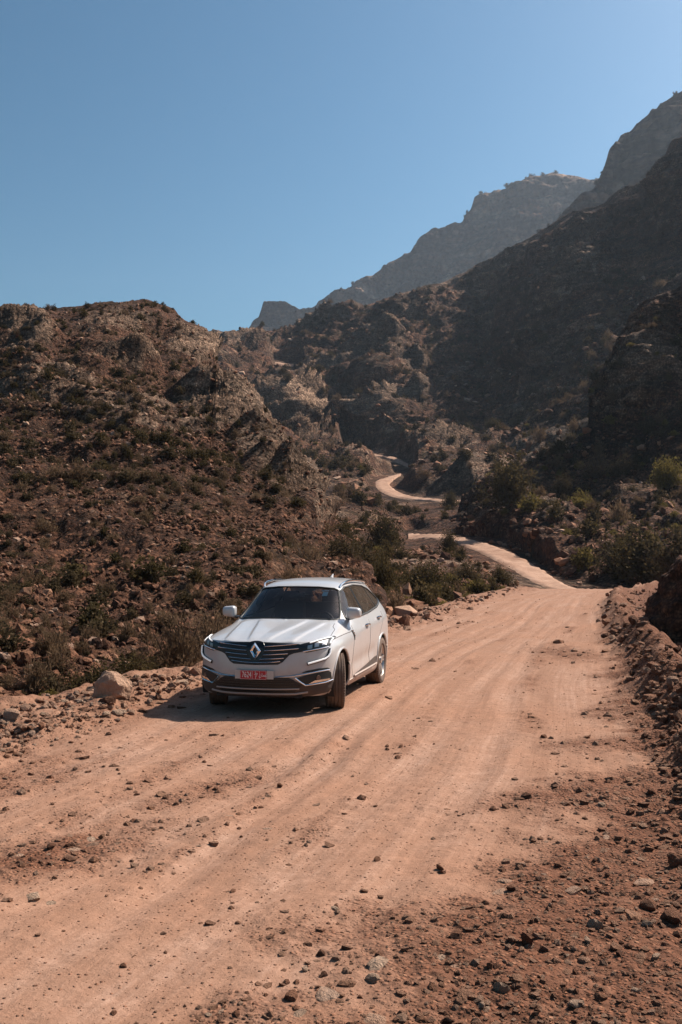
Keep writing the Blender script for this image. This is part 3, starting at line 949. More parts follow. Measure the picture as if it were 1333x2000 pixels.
# ---- stones big enough to pick out, each its own object
STONES = {}
for nm, mt in (('road', M_STONE), ('brown', M_BROWN), ('pale', M_PALE), ('grey', M_GREY), ('scree', M_SCREE)):
    STONES[nm] = [stone_mesh('stone', 200 + 10 * k + len(nm), 2, mt, 12, 0.04, sharp=False) for k in range(5)]
    STONES[nm + '_slab'] = [stone_mesh('stone_slab', 300 + 10 * k + len(nm), 2, mt, 10, 0.04, flat=0.38, sharp=False) for k in range(3)]
    STONES[nm + '_big'] = [stone_mesh('boulder', 400 + 10 * k + len(nm), 5, mt, 11, 0.16, flat=1.35, sharp=False) for k in range(2)]


def put_stone(px, py, w, kind, label, group=None, P=None, name='stone', tall=1.0, var=None, rz=None, sink=0.12, tilt=0.2, cat='rock'):
    if P is None:
        P = ground_hit(np.array([px]), np.array([py]))[0]
    ms = STONES[kind]
    m = ms[(var if var is not None else random.randrange(len(ms)))]
    s = w / FPX * P[1]
    o = bpy.data.objects.new(name, m)
    o.location = (P[0], P[1], P[2] - s * sink)
    o.scale = (s, s * random.uniform(0.75, 1.1), s * tall)
    o.rotation_euler = (random.uniform(-tilt, tilt), random.uniform(-tilt, tilt), rz if rz is not None else random.uniform(0, 6.28))
    tag(o, label, cat, group)
    return link(o)


put_stone(230, 1366, 92, 'pale_big', 'large pinkish boulder on the left road shoulder beside the green shrub', name='boulder', tall=1.15, var=0, rz=0.6, sink=0.06, tilt=0.1, cat='boulder')
put_stone(383, 1318, 34, 'pale_big', 'pale square boulder on the shoulder just left of the car bumper', name='boulder', tall=1.0, var=1, rz=0.2, cat='boulder')
NAMED = [
    (22, 1412, 44, 'pale', 1.0, 'blocky pink stone at the left picture edge on the shoulder'),
    (52, 1424, 30, 'pale', 1.0, 'rounded pinkish stone right of the blocky stone at the left edge'),
    (90, 1412, 26, 'road', 0.9, 'angular brown stone on the left shoulder between pink and grey stones'),
    (132, 1378, 20, 'road', 1.0, 'small brown stone at the back of the left shoulder'),
    (207, 1398, 24, 'grey', 1.1, 'pale grey upright stone in front of the large boulder, left one of two'),
    (232, 1394, 30, 'grey', 0.8, 'flat pale grey stone in front of the large boulder, right one of two'),
    (210, 1375, 34, 'brown', 0.8, 'dark stone tucked under the front of the large boulder'),
    (316, 1330, 26, 'road', 0.8, 'orange flat stone on the shoulder behind the car shadow'),
    (352, 1334, 34, 'grey_slab', 1.6, 'grey slab lying on the shoulder left of the car'),
    (300, 1348, 32, 'brown', 0.8, 'dark brown stone at the top corner of the car shadow'),
    (60, 1748, 64, 'grey_slab', 1.2, 'grey slab half buried in the road at the left edge'),
    (100, 1764, 48, 'grey_slab', 1.0, 'flat grey slab in the road touching the half buried one'),
    (222, 1698, 104, 'grey_slab', 0.7, 'long thin grey slab bedded in the stony strip of the road'),
    (530, 1617, 36, 'pale_slab', 0.8, 'pale flat stone alone in the middle wheel track'),
    (38, 1670, 42, 'pale_slab', 1.0, 'pale flat stone by the left edge above the buried slabs'),
    (150, 1660, 50, 'pale_slab', 1.1, 'pink slab in the stony strip above the long grey slab'),
    (178, 1640, 34, 'grey', 0.6, 'grey stone at the head of the stony strip in the road'),
    (98, 1656, 22, 'brown', 0.9, 'dark red stone left of the pink slab in the road'),
    (450, 1597, 46, 'pale_slab', 0.6, 'thin pale slab at the upper end of the road gravel strip'),
    (980, 1937, 36, 'grey', 1.2, 'grey cube-like stone standing alone at the bottom right'),
    (903, 1950, 48, 'brown_big', 0.75, 'dark red rounded stone left of the grey cube-like stone'),
    (845, 1930, 21, 'brown', 1.3, 'small upright dark stone at the bottom left of the red rounded one'),
    (733, 1994, 76, 'pale_slab', 1.3, 'pale slab cut by the bottom picture edge'),
    (1260, 1722, 56, 'pale_slab', 1.2, 'pale slab at the right edge above a dark shadow'),
    (987, 1722, 42, 'pale', 0.7, 'pale pointed stone in the middle of the stony foreground'),
    (980, 1741, 54, 'pale_slab', 1.0, 'flat pale slab just below the pale pointed stone'),
    (1119, 1738, 48, 'pale', 0.7, 'pale broken stone in the right stony foreground'),
    (861, 1698, 23, 'brown', 1.2, 'upright brown stone at the left edge of the stony foreground'),
    (735, 1681, 21, 'brown', 1.1, 'brown stone where the wheel track meets the stony foreground'),
    (890, 1880, 62, 'pale_slab', 0.8, 'long flat slab low in the foreground, right of a dark hollow'),
    (859, 1866, 50, 'grey_slab', 0.9, 'grey flat slab just above the long flat slab'),
    (738, 1880, 76, 'grey_slab', 1.2, 'broad grey slab in the lower foreground by the track edge'),
    (1142, 1877, 28, 'road', 1.1, 'rounded brown stone alone in the lower right foreground'),
    (1281, 1872, 26, 'grey', 1.0, 'grey stone near the right edge of the lower foreground'),
    (1263, 1772, 42, 'brown', 0.8, 'dark brown stone under the pale slab at the right edge'),
    (1236, 1786, 62, 'road_slab', 1.3, 'brown slab left of the shadow at the right edge'),
    (1312, 1792, 46, 'brown', 0.9, 'dark stone in the shadow at the right picture edge'),
    (1264, 1808, 27, 'grey', 1.2, 'pointed grey stone below the brown slab at the right'),
    (648, 1944, 86, 'pale_slab', 1.0, 'broad pale brown slab at the bottom centre'),
    (680, 1922, 40, 'road', 0.7, 'brown stone behind the broad pale brown slab'),
    (570, 1950, 32, 'brown', 1.0, 'dark angular stone left of the broad slab at the bottom'),
    (596, 1896, 19, 'grey', 1.1, 'small pale stone in the track above the bottom slabs'),
    (654, 1774, 24, 'grey', 0.7, 'small grey flat stone at the left tip of the stony foreground'),
    (588, 1980, 48, 'grey', 0.6, 'grey stone cluster head at the bottom edge'),
    (433, 1974, 34, 'grey_slab', 0.9, 'flat grey stone in the track at the bottom, right one of two'),
    (407, 1981, 20, 'grey', 0.7, 'small grey stone in the track at the bottom, left one of two'),
    (1271, 1284, 27, 'brown', 1.2, 'red-brown upright block on top of the right berm'),
    (1212, 1222, 16, 'pale_slab', 3.2, 'pale splinter standing on the far end of the right berm'),
    (1216, 1262, 20, 'pale_slab', 1.4, 'pale flat stone at the foot of the right berm'),
    (1230, 1250, 15, 'pale_slab', 1.5, 'small pale flat stone above the one at the berm foot'),
    (1257, 1250, 30, 'road', 0.8, 'brown angular block leaning on the right berm'),
    (1305, 1296, 34, 'grey', 0.9, 'grey-brown block on the berm at the edge of the bank shadow'),
    (1322, 1360, 42, 'brown_big', 0.8, 'large rounded brown stone at the right edge of the berm'),
    (1275, 1362, 38, 'brown', 0.8, 'dark brown stone half way down the right berm'),
    (1295, 1380, 27, 'grey', 0.9, 'layered grey stone on the right berm'),
    (1322, 1690, 52, 'brown_big', 1.2, 'dark red boulder at the right picture edge in the foreground'),
    (790, 1222, 24, 'brown', 1.5, 'dark block standing at the road edge behind the car'),
    (1081, 1106, 17, 'pale', 1.0, 'pale round stone on the rubble row beside the far road'),
    (1096, 1123, 22, 'pale_slab', 1.6, 'pale slab stone below the round one by the far road'),
]
NAMED_P = ground_hit(np.array([q[0] for q in NAMED]), np.array([q[1] for q in NAMED]))
for (px, py, w, kd, tall, lb), P in zip(NAMED, NAMED_P):
    if py < 1200 and px < 1150:
        P = sheet_hit('valley_slopes', [px], [py])[0][0]
    big = kd.endswith('_big')
    put_stone(px, py, w, kd, lb, tall=tall, P=P, name='boulder' if big else 'stone', sink=0.14)

# the rough earth bank at the right edge
bm = bmesh.new()
bmesh.ops.create_icosphere(bm, subdivisions=6, radius=1.0)
V = np.array([v.co for v in bm.verts])
W = V * np.array([1.25, 2.3, 2.35])
d = 0.30 * fbm(W, 0.55, 4, 0.6, 901, ridged=True) + 0.30 * noise3(W, 0.5, 905) + 0.10 * fbm(W, 2.2, 4, 0.6, 910, ridged=True)
hh = W[:, 2] / 0.42 + 0.4 * noise3(W, 0.7, 912)
d = d + 0.07 * np.minimum((hh - np.floor(hh)) * 1.3, (1 - (hh - np.floor(hh))) * 4)
W = W + V * d[:, None]
for v, w in zip(bm.verts, W):
    v.co = w
me = bpy.data.meshes.new('earth_bank')
bm.to_mesh(me)
bm.free()
me.materials.append(hill_material('red_earth_bank', 0.5, red=1.6, dark=1.3, green=0.0, strata=0.5))
me.polygons.foreach_set('use_smooth', np.ones(len(me.polygons), bool))
me.attributes.new('rock', 'FLOAT', 'POINT')
o = link(bpy.data.objects.new('earth_bank', me))
o.location = (8.75, 23.6, -0.25)
o.rotation_euler = (0, 0, -0.25)
tag(o, 'rough red earth bank at the right edge beside the road', 'bank')

# unlabelled-by-look repeats, by zone
def zone(n, box, kinds, lo, hi, label, group, weight=None, sh=None, sink=0.1):
    m = n * 14
    px, py = RNG.uniform(box[0], box[2], m), RNG.uniform(box[1], box[3], m)
    if sh:
        S = SHEETS[sh]
        P = sheet_hit(sh, px, py)[0]
        ok = (np.interp(px, S['px'][0], S['py'][-1]) + 3 < py) & (py < np.interp(px, S['px'][0], S['py'][0])) & (road_quiet(px, py) < 0.5)
    else:
        P = ground_hit(px, py)
        ok = np.ones(m, bool)
    if weight is not None:
        ok &= RNG.uniform(0, 1, m) < weight(P[:, 0], P[:, 1])
    for i in np.nonzero(ok)[0][:n]:
        w = lo * (hi / lo) ** (random.random() ** 1.7)
        kd = random.choice(kinds)
        lk = {'road': 'brown', 'brown': 'dark brown', 'pale': 'pale pink', 'grey': 'grey', 'scree': 'red-brown'}[kd.split('_')[0]] + (' flat' if 'slab' in kd else '')
        u = (px[i] - box[0]) / (box[2] - box[0])
        side = ('far ' if (py[i] - box[1]) / (box[3] - box[1]) < 0.5 else 'near ') + ('left part' if u < 0.34 else 'middle part' if u < 0.67 else 'right part')
        put_stone(px[i], py[i], w, kd, '%s %s %s' % (lk, label, side), group, P=P[i], tall=random.uniform(0.75, 1.2), sink=sink)


wl_ = lambda x, y: sstep(-0.1, 0.3, xL(y) - x) * (1 - sstep(wL(y) + 0.3, wL(y) + 1.2, xL(y) - x))
wr_ = lambda x, y: sstep(0.0, 0.3, x - xR(y))
zone(46, (-20, 1330, 400, 1480), ['road', 'pale', 'grey', 'road_slab', 'brown'], 12, 26, 'stone in the rubble of the left shoulder', 'stones on the left shoulder', wl_)
zone(42, (1170, 1190, 1345, 1600), ['brown', 'brown_slab', 'road', 'brown'], 12, 32, 'stone in the berm along the right road edge', 'stones on the right berm', wr_)
zone(68, (690, 1530, 1335, 2000), ['road', 'brown', 'pale_slab', 'road_slab', 'brown', 'grey'], 12, 36, 'stone lying in the stony right foreground', 'stones in the right foreground', lambda x, y: gravel_mask(x, y) ** 2)
zone(18, (60, 1480, 600, 1740), ['road', 'brown', 'pale_slab'], 10, 18, 'stone in gravel strip between the wheel tracks', 'stones between the tracks', lambda x, y: gravel_mask(x, y) ** 2)
zone(30, (700, 1070, 1040, 1210), ['scree', 'pale', 'road', 'pale_slab'], 10, 24, 'stone on bushy slope left of the road crest', 'stones on the slope below the far road', sh='valley_slopes', sink=0.02)
for k in range(28):   # the row of rubble along the upper side of the far road
    a = resample(ROADS[0][0], 60)
    ii = random.randrange(2, 46)
    q = a[ii] + np.array([random.uniform(0, 14), random.uniform(-9, -1)])
    P = sheet_hit('valley_slopes', [q[0]], [q[1]])[0][0]
    P = at(q[0], q[1] + 2, P[1] * 0.98)
    kd = random.choice(['pale', 'scree', 'road'])
    lb = {'pale': 'pale', 'scree': 'red-brown', 'road': 'brown'}[kd] + ' stone in the rubble row along the far road, ' + ('near' if ii < 16 else 'middle' if ii < 31 else 'far') + ' stretch'
    put_stone(0, 0, random.uniform(9, 18), kd, lb, 'stones along the far road', P=P, tall=random.uniform(0.8, 1.2), sink=0.25)

# ================================================================== bushes
def leaf_material(name, stops, trans=0.35):
    t = NT(name)
    oi = t.n('ShaderNodeObjectInfo')
    v = t.attr('leafv')
    r = t.math('FRACT', t.math('ADD', t.math('MULTIPLY', v, 0.65), t.math('MULTIPLY', oi.outputs['Random'], 0.35)))
    c = t.ramp(r, stops)
    t.done(c, 0.9, Specular_IOR_Level=0.04)
    tl = t.n('ShaderNodeBsdfTranslucent')
    t.set(tl.inputs['Color'], c)
    mx = t.n('ShaderNodeMixShader')
    mx.inputs[0].default_value = trans
    t.t.links.new(t.b.outputs[0], mx.inputs[1])
    t.t.links.new(tl.outputs[0], mx.inputs[2])
    out = [n for n in t.t.nodes if n.type == 'OUTPUT_MATERIAL'][0]
    t.t.links.new(mx.outputs[0], out.inputs['Surface'])
    return t.m


M_LEAF = {
    'green': leaf_material('green_leaf', [(0.0, (0.036, 0.028, 0.013)), (0.5, (0.068, 0.050, 0.022)), (1.0, (0.118, 0.084, 0.040))]),
    'olive': leaf_material('olive_leaf', [(0.0, (0.038, 0.028, 0.016)), (0.5, (0.070, 0.050, 0.027)), (1.0, (0.115, 0.083, 0.046))]),
    'dry': leaf_material('dry_twig_leaf', [(0.0, (0.075, 0.046, 0.028)), (0.5, (0.14, 0.088, 0.052)), (1.0, (0.23, 0.155, 0.095))]),
    'gold': leaf_material('yellow_green_leaf', [(0.0, (0.095, 0.070, 0.020)), (0.5, (0.16, 0.12, 0.036)), (1.0, (0.24, 0.18, 0.06))]),
}
M_STEM = plain('bush_stem', (0.085, 0.055, 0.038), 0.9)


def bush_geo(seed, kind, nstem, nleaf, leaf):
    """unit bush: 1 wide, ~0.8 high, standing on z = 0; returns leaf verts/faces, stem verts/faces"""
    r = np.random.default_rng(seed)
    sv, sf, tips = [], [], []

    def tube(pts, r0, r1):
        k = len(sv)
        for j, p in enumerate(pts):
            rad = r0 + (r1 - r0) * j / (len(pts) - 1)
            for a in range(3):
                an = a * 2.094
                sv.append(p + rad * np.array([math.cos(an), math.sin(an), 0.3 * math.sin(an)]))
        for j in range(len(pts) - 1):
            for a in range(3):
                b = (a + 1) % 3
                sf.append((k + 3 * j + a, k + 3 * j + b, k + 3 * j + 3 + b, k + 3 * j + 3 + a))
    up = {'green': 0.95, 'olive': 0.8, 'dry': 1.0, 'gold': 0.7}[kind]
    lob = r.uniform(0.6, 1.1, 9)
    for _ in range(nstem):
        an = r.uniform(0, 6.283)
        el = r.uniform(0.25, 1.5)
        L = r.uniform(0.65, 1.0) * (0.6 + 0.5 * lob[int(an / 6.284 * 9)])
        d = np.array([math.cos(an) * math.cos(el) * 0.52, math.sin(an) * math.cos(el) * 0.52, 0.12 + math.sin(el) * 0.72 * up]) * L
        b0 = r.normal(0, 0.035, 3) * np.array([1, 1, 0])
        pts = [b0 + d * s + np.array([0, 0, -0.10 * s * s]) * (1 - up * 0.3) + r.normal(0, 0.014, 3) * (s > 0) for s in (0, 0.35, 0.7, 1.0)]
        tube(pts, 0.013, 0.004)
        for s in (0.45, 0.6, 0.75, 0.88, 1.0):
            base = pts[0] + (pts[-1] - pts[0]) * s
            for q in range(2):
                tips.append(base + r.normal(0, 0.055, 3))
    tips = np.array(tips)
    tips[:, 2] = np.maximum(tips[:, 2], 0.02)
    pick = r.integers(0, len(tips), nleaf)
    spread = 0.055 if kind != 'dry' else 0.04
    C = tips[pick] + r.normal(0, spread, (nleaf, 3))
    C[:, 2] = np.maximum(C[:, 2], 0.015)
    D = r.normal(size=(nleaf, 3)) + np.array([0, 0, 0.5 if kind != 'dry' else 1.3]) + (C - np.array([0, 0, 0.2])) * 1.5
    D /= np.linalg.norm(D, axis=1, keepdims=True)
    B = np.cross(D, r.normal(size=(nleaf, 3)))
    B /= np.linalg.norm(B, axis=1, keepdims=True)
    ln = leaf * r.uniform(0.7, 1.5, nleaf)[:, None]
    wd = ln * (0.42 if kind != 'dry' else 0.16)
    if kind == 'dry':
        ln = ln * 1.7
    V = np.stack([C, C + D * ln * 0.5 + B * wd, C + D * ln, C + D * ln * 0.5 - B * wd], 1).reshape(-1, 3)
    F = np.arange(nleaf * 4).reshape(-1, 4)
    lv = np.repeat(r.uniform(0, 1, nleaf), 4)
    return V, F, lv, np.array(sv), sf


def mesh_from(name, V, F, mat, lv=None):
    me = bpy.data.meshes.new(name)
    me.from_pydata([tuple(v) for v in V], [], [tuple(int(i) for i in f) for f in F])
    if lv is not None:
        a = me.attributes.new('leafv', 'FLOAT', 'POINT')
        a.data.foreach_set('value', lv.astype(np.float32))
    me.materials.append(mat)
    me.update()
    return me


def bush_whole(seed, kind, nstem, nleaf, leaf):
    V, F, lv, SV, SF = bush_geo(seed, kind, nstem, nleaf, leaf)
    n = len(V)
    me = mesh_from('bush', np.concatenate([V, SV]), list(F) + [tuple(i + n for i in f) for f in SF], M_LEAF[kind], np.r_[lv, np.zeros(len(SV))])
    me.materials.append(M_STEM)
    mi = np.zeros(len(me.polygons), np.int32)
    mi[len(F):] = 1
    me.polygons.foreach_set('material_index', mi)
    return me


BUSH = {k: [bush_whole(500 + 7 * i + len(k), k, 26, 520 if k != 'dry' else 700, 0.085) for i in range(3)] for k in M_LEAF}
BUSH_FINE = {}
for k in M_LEAF:
    BUSH_FINE[k] = []
    for i in range(3):
        V, F, lv, SV, SF = bush_geo(700 + 11 * i + len(k), k, 70, 4200 if k != 'dry' else 3600, 0.036 if k != 'dry' else 0.034)
        BUSH_FINE[k].append((mesh_from('foliage', V, F, M_LEAF[k], lv), mesh_from('stem', SV, SF, M_STEM)))


def put_bush(P, w, h, kind, label, group=None, fine=True):
    s, sh = w / FPX * P[1], h / FPX * P[1] / 0.80
    if fine:
        fm, sm = random.choice(BUSH_FINE[kind])
        o = link(tag(bpy.data.objects.new('bush', None), label, 'bush', group))
        o.empty_display_size = 0.2
        link(bpy.data.objects.new('foliage', fm), o)
        link(bpy.data.objects.new('stem', sm), o)
    else:
        o = link(tag(bpy.data.objects.new('bush', random.choice(BUSH[kind])), label, 'bush', group))
    o.location = (P[0], P[1], P[2] - 0.04 * s)
    o.scale = (s, s, sh)
    o.rotation_euler = (0, 0, random.uniform(0, 6.28))
    return o


BIG = [  # base px, base py, width, height (photo px), distance or sheet, kind, label
    (205, 1376, 130, 82, 14.9, 'green', 'green broom-like shrub right behind the large left boulder'),
    (150, 1372, 95, 62, 15.2, 'green', 'low green shrub left of the large boulder'),
    (258, 1352, 120, 80, 16.0, 'green', 'green shrub between the boulder and the dry brush'),
    (95, 1380, 70, 42, 14.2, 'gold', 'short grassy tuft behind the left shoulder'),
    (345, 1322, 150, 118, 17.5, 'dry', 'tall dry brown brush left of the car bonnet'),
    (415, 1292, 130, 105, 19.5, 'dry', 'dry brown brush touching the left side of the car'),
    (280, 1315, 110, 70, 18.5, 'dry', 'low dry brush behind the green shrubs on the left'),
    (432, 1198, 90, 60, 27.0, 'olive', 'dark bush left of the car roof above the wing mirror'),
    (590, 1135, 130, 75, 42.0, 'dry', 'brown bush directly above the car roof'),
    (655, 1128, 80, 60, 44.0, 'olive', 'olive bush above the car roof antenna'),
    (710, 1160, 110, 85, 40.0, 'green', 'leafy green bush behind the right end of the car roof'),
    (748, 1190, 70, 110, 36.0, 'green', 'tall green bush behind the rear of the car'),
    (772, 1212, 80, 62, 35.0, 'dry', 'reddish dry bush at the road edge behind the car'),
    (832, 1162, 96, 66, 50.0, 'green', 'rounded green bush on the rubble slope left of the road'),
    (908, 1146, 80, 52, 62.0, 'olive', 'grey-green bush with a tall tip below the far road'),
    (978, 1146, 56, 40, 66.0, 'green', 'small green bush right at the road crest'),
    (876, 1094, 38, 46, 92.0, 'green', 'narrow green bush just below the far road bend'),
    (748, 1092, 84, 80, 98.0, 'green', 'dark dense bush in the gully right of the rocky spur'),
    (700, 1075, 90, 70, 100.0, 'olive', 'olive bush at the foot of the rocky spur'),
    (668, 1050, 70, 66, 118.0, 'green', 'dark bush in the shade beside the rocky spur'),
    (1268, 1140, 170, 120, 78.0, 'green', 'very large dark shrub right of the road crest'),
    (1212, 1122, 96, 82, 82.0, 'green', 'sunlit green edge bush left of the very large dark shrub'),
    (1330, 1118, 120, 110, 74.0, 'olive', 'dark shrub at the right edge behind the earth bank'),
    (1137, 1018, 62, 62, 108.0, 'gold', 'yellow-green bush on the shaded slope above the road'),
    (1160, 1035, 30, 24, 104.0, 'gold', 'small round yellow bush below the yellow-green one'),
    (1097, 1000, 48, 54, 112.0, 'olive', 'pale upright bush left of the yellow-green one'),
    (1178, 968, 90, 44, 118.0, 'dry', 'pale feathery bush high on the shaded slope'),
    (1322, 1008, 70, 84, 100.0, 'gold', 'olive-gold bush at the right edge of the slope'),
    (1010, 1050, 110, 100, 108.0, 'green', 'dark bush mass above the rubble row of the far road'),
    (985, 985, 60, 50, 140.0, 'olive', 'olive bush on the shaded mound by the far road'),
    (882, 992, 40, 34, 178.0, 'green', 'bush beside the second bend of the far road'),
    (1178, 918, 26, 44, 122.0, 'dry', 'thin pale bush standing on the dark slope'),
    (1235, 965, 70, 44, 112.0, 'olive', 'low bush on the ledge right of the feathery one'),
    (1288, 862, 46, 40, 138.0, 'olive', 'bush on the dark cliff foot at the right'),
]
for (px, py, w, h, Y, kd, lb) in BIG:
    if py > 1200 and px < 460:
        P = sheet_hit('left_hill', [px], [min(py, float(left_foot(px)) - 3)])[0][0]
        Q = at(px, py, Y)
        P = np.array([Q[0], Q[1], min(Q[2], P[2] + 0.2)])
    elif px >= 1000 and py < 1060:
        P = sheet_hit('right_cliff', [px], [py])[0][0]
    elif px >= 560 and Y < 130 and px < 1000:
        P = sheet_hit('valley_slopes', [px], [py])[0][0] if px > 700 else sheet_hit('left_hill', [px], [py])[0][0]
    else:
        P = at(px, py, Y)
    put_bush(P, w, h, kd, lb)


def bush_zone(n, sh, box, kinds, lo, hi, label, group, seed):
    S = SHEETS[sh]
    m = n * 12
    px, py = RNG.uniform(box[0], box[2], m), RNG.uniform(box[1], box[3], m)
    P, N, rk = sheet_hit(sh, px, py)
    ok = (np.interp(px, S['px'][0], S['py'][-1]) + 4 < py) & (py < np.interp(px, S['px'][0], S['py'][0]) - 8)
    ok &= (N[:, 2] > 0.25) & (road_quiet(px, py) < 0.25) & (road_quiet(px, py - 14) < 0.2) & (road_quiet(px, py - 28) < 0.2) & (RNG.uniform(0, 1, m) > rk * 0.7)
    for i in np.nonzero(ok)[0][:n]:
        s = lo * (hi / lo) ** (random.random() ** 1.4)
        w = s * FPX / P[i][1] if hi < 9 else s
        kd = random.choice(kinds)
        lk = {'olive': 'dark olive', 'green': 'green', 'dry': 'dry brown', 'gold': 'yellowish'}[kd]
        u = (px[i] - box[0]) / (box[2] - box[0])
        sz_ = 'larger' if s > math.sqrt(lo * hi) else 'small'
        side = ('upper ' if (py[i] - box[1]) / (box[3] - box[1]) < 0.5 else 'lower ') + ('left part' if u < 0.34 else 'middle part' if u < 0.67 else 'right part')
        put_bush(P[i], w, w * random.uniform(0.5, 0.8), kd, '%s %s %s %s' % (sz_, lk, label, side), group, fine=False)


bush_zone(70, 'left_hill', (-40, 1000, 640, 1300), ['olive', 'dry', 'olive', 'green'], 0.45, 1.0, 'bush on lower left hill scree', 'bushes on the lower left hill', 1)
bush_zone(85, 'left_hill', (-40, 790, 620, 1010), ['olive', 'green', 'olive', 'dry'], 0.7, 1.5, 'bush half way up left hill', 'bushes half way up the left hill', 2)
bush_zone(40, 'left_hill', (-40, 590, 440, 790), ['olive', 'green'], 0.7, 1.6, 'bush near left hill top', 'bushes near the top of the left hill', 3)
bush_zone(70, 'valley_slopes', (570, 900, 1000, 1120), ['green', 'olive', 'green', 'dry'], 14, 44, 'bush on valley floor by winding road', 'bushes in the valley', 4)

# the countless smaller scrub, one mass per slope
shapes = [m for k in ('green', 'olive', 'dry', 'gold') for m in BUSH[k]]
KID = {'green': [0, 1, 2], 'olive': [3, 4, 5], 'dry': [6, 7, 8], 'gold': [9, 10, 11]}
flat = lambda N: sstep(0.15, 0.5, N[:, 2])


def scrub(name, specs):
    q = [scatter_sheet(sh, n, box, (lambda den, fr: (lambda px, py, P, rk, N: den * (0.25 + 0.75 * sstep(-0.25, 0.3, noise3(P, fr, 8))) * (1 - 0.6 * rk) * flat(N) * no_road(px, py) ** 3))(den, fr), lo, hi, 1.6, sum((KID[k] for k in kinds), []), 0.04, 0.12)
         for (sh, n, box, den, fr, lo, hi, kinds) in specs]
    o = scatter(name, *[np.concatenate(k) for k in zip(*q)], shapes)
    tag(o, kind='stuff')
    return o


scrub('hill_scrub', [('left_hill', 4200, (-80, 590, 800, 1380), 0.75, 0.1, 0.15, 0.62, ['olive', 'dry', 'dry', 'olive']),
                     ('left_hill', 3600, (-80, 590, 560, 1000), 0.8, 0.07, 0.25, 0.85, ['olive', 'olive', 'green', 'dry'])])
scrub('valley_scrub', [('valley_slopes', 6500, (400, 560, 1340, 1010), 0.9, 0.02, 1.2, 4.6, ['green', 'olive', 'olive', 'dry']),
                       ('valley_slopes', 2200, (560, 880, 1100, 1200), 0.9, 0.05, 0.5, 1.7, ['green', 'olive', 'green', 'dry', 'gold']),
                       ('right_cliff', 1800, (880, 640, 1420, 1150), 0.9, 0.05, 0.8, 3.0, ['green', 'olive', 'olive', 'dry', 'gold'])])
scrub('ridge_scrub', [('far_mountain', 1500, (455, 330, 1200, 720), 0.8, 0.01, 4, 12, ['green', 'olive']),
                      ('mountain_ridge', 1200, (1050, 150, 1340, 600), 0.8, 0.01, 3, 8, ['green', 'olive'])])
# ================================================================== the parked car
from mathutils.geometry import delaunay_2d_cdt


def car_paint():
    t = NT('pearl_white_paint')
    p = t.coords('Object')
    sep = t.n('ShaderNodeSeparateXYZ', i_Vector=p)
    n = t.noise(p, 5.0, 5, 0.65)
    low = t.math('MULTIPLY', t.rng(sep.outputs[2], 0.95, 0.28), t.rng(n, 0.3, 0.7, 0.45, 1.0))  # tan low on the sides: dust plus warm reflections put into the colour
    film = t.math('MULTIPLY', t.rng(t.noise(p, 1.8, 5, 0.7), 0.35, 0.75), 0.24)
    d = t.math('MAXIMUM', t.math('MULTIPLY', low, 0.9), film)
    c = t.mix(d, (0.52, 0.515, 0.52), (0.41, 0.29, 0.22))
    r = t.math('ADD', 0.30, t.math('MULTIPLY', d, 0.5))
    return t.done(c, r, Coat_Weight=0.75, Coat_Roughness=0.07, Specular_IOR_Level=0.5, Metallic=0.12)


def glass_mat(name, tint, dusty=0.05):
    t = NT(name)
    tr = t.n('ShaderNodeBsdfTransparent')
    tr.inputs[0].default_value = (*tint, 1)
    gl = t.n('ShaderNodeBsdfGlossy')
    gl.inputs['Roughness'].default_value = 0.03
    gl.inputs['Color'].default_value = (0.9, 0.92, 0.95, 1)
    df = t.n('ShaderNodeBsdfDiffuse')
    df.inputs['Color'].default_value = (0.42, 0.32, 0.25, 1)
    fr = t.n('ShaderNodeFresnel')
    fr.inputs['IOR'].default_value = 1.32
    m1 = t.n('ShaderNodeMixShader')
    m2 = t.n('ShaderNodeMixShader')
    L = t.t.links.new
    L(fr.outputs[0], m1.inputs[0]); L(tr.outputs[0], m1.inputs[1]); L(gl.outputs[0], m1.inputs[2])
    t.set(m2.inputs[0], t.math('MULTIPLY', t.noise(t.coords('Object'), 4.0, 5, 0.7), dusty))
    L(m1.outputs[0], m2.inputs[1]); L(df.outputs[0], m2.inputs[2])
    out = [n for n in t.t.nodes if n.type == 'OUTPUT_MATERIAL'][0]
    L(m2.outputs[0], out.inputs['Surface'])
    return t.m


def dusty(name, col, dust, amt, rough, scale=6.0, **kw):
    t = NT(name)
    p = t.coords('Object')
    n = t.noise(p, scale, 6, 0.65)
    c = t.mix(t.rng(n, 0.3, 0.7, amt * 0.5, amt), tuple(col), tuple(dust))
    return t.done(c, rough, **kw)


M_PAINT = car_paint()
M_GLASS = glass_mat('windscreen_glass', (0.80, 0.83, 0.82), 0.03)
M_TINT = glass_mat('side_glass', (0.42, 0.40, 0.38), 0.22)
M_BLACK = plain('black_gloss_plastic', (0.010, 0.010, 0.011), 0.28)
M_GRILL = plain('grille_black', (0.012, 0.012, 0.012), 0.5)
M_CHROME = plain('satin_chrome', (0.80, 0.78, 0.76), 0.16, 1.0)
M_EMBLEM = plain('emblem_chrome', (0.85, 0.84, 0.83), 0.10, 1.0)
M_PLASTIC = dusty('dusty_bumper_plastic', (0.026, 0.022, 0.020), (0.20, 0.12, 0.085), 0.34, 0.75)
M_SILL = dusty('dusty_sill', (0.42, 0.40, 0.39), (0.42, 0.28, 0.20), 0.75, 0.55)
M_TYRE = dusty('dusty_tyre', (0.040, 0.034, 0.030), (0.24, 0.145, 0.098), 0.62, 0.9)
M_RIM = dusty('dusty_alloy', (0.55, 0.54, 0.53), (0.40, 0.27, 0.19), 0.45, 0.35, Metallic=0.7)
M_RUBBER = plain('window_rubber', (0.012, 0.012, 0.012), 0.6)
M_SEAM = plain('panel_gap', (0.11, 0.10, 0.095), 0.8)
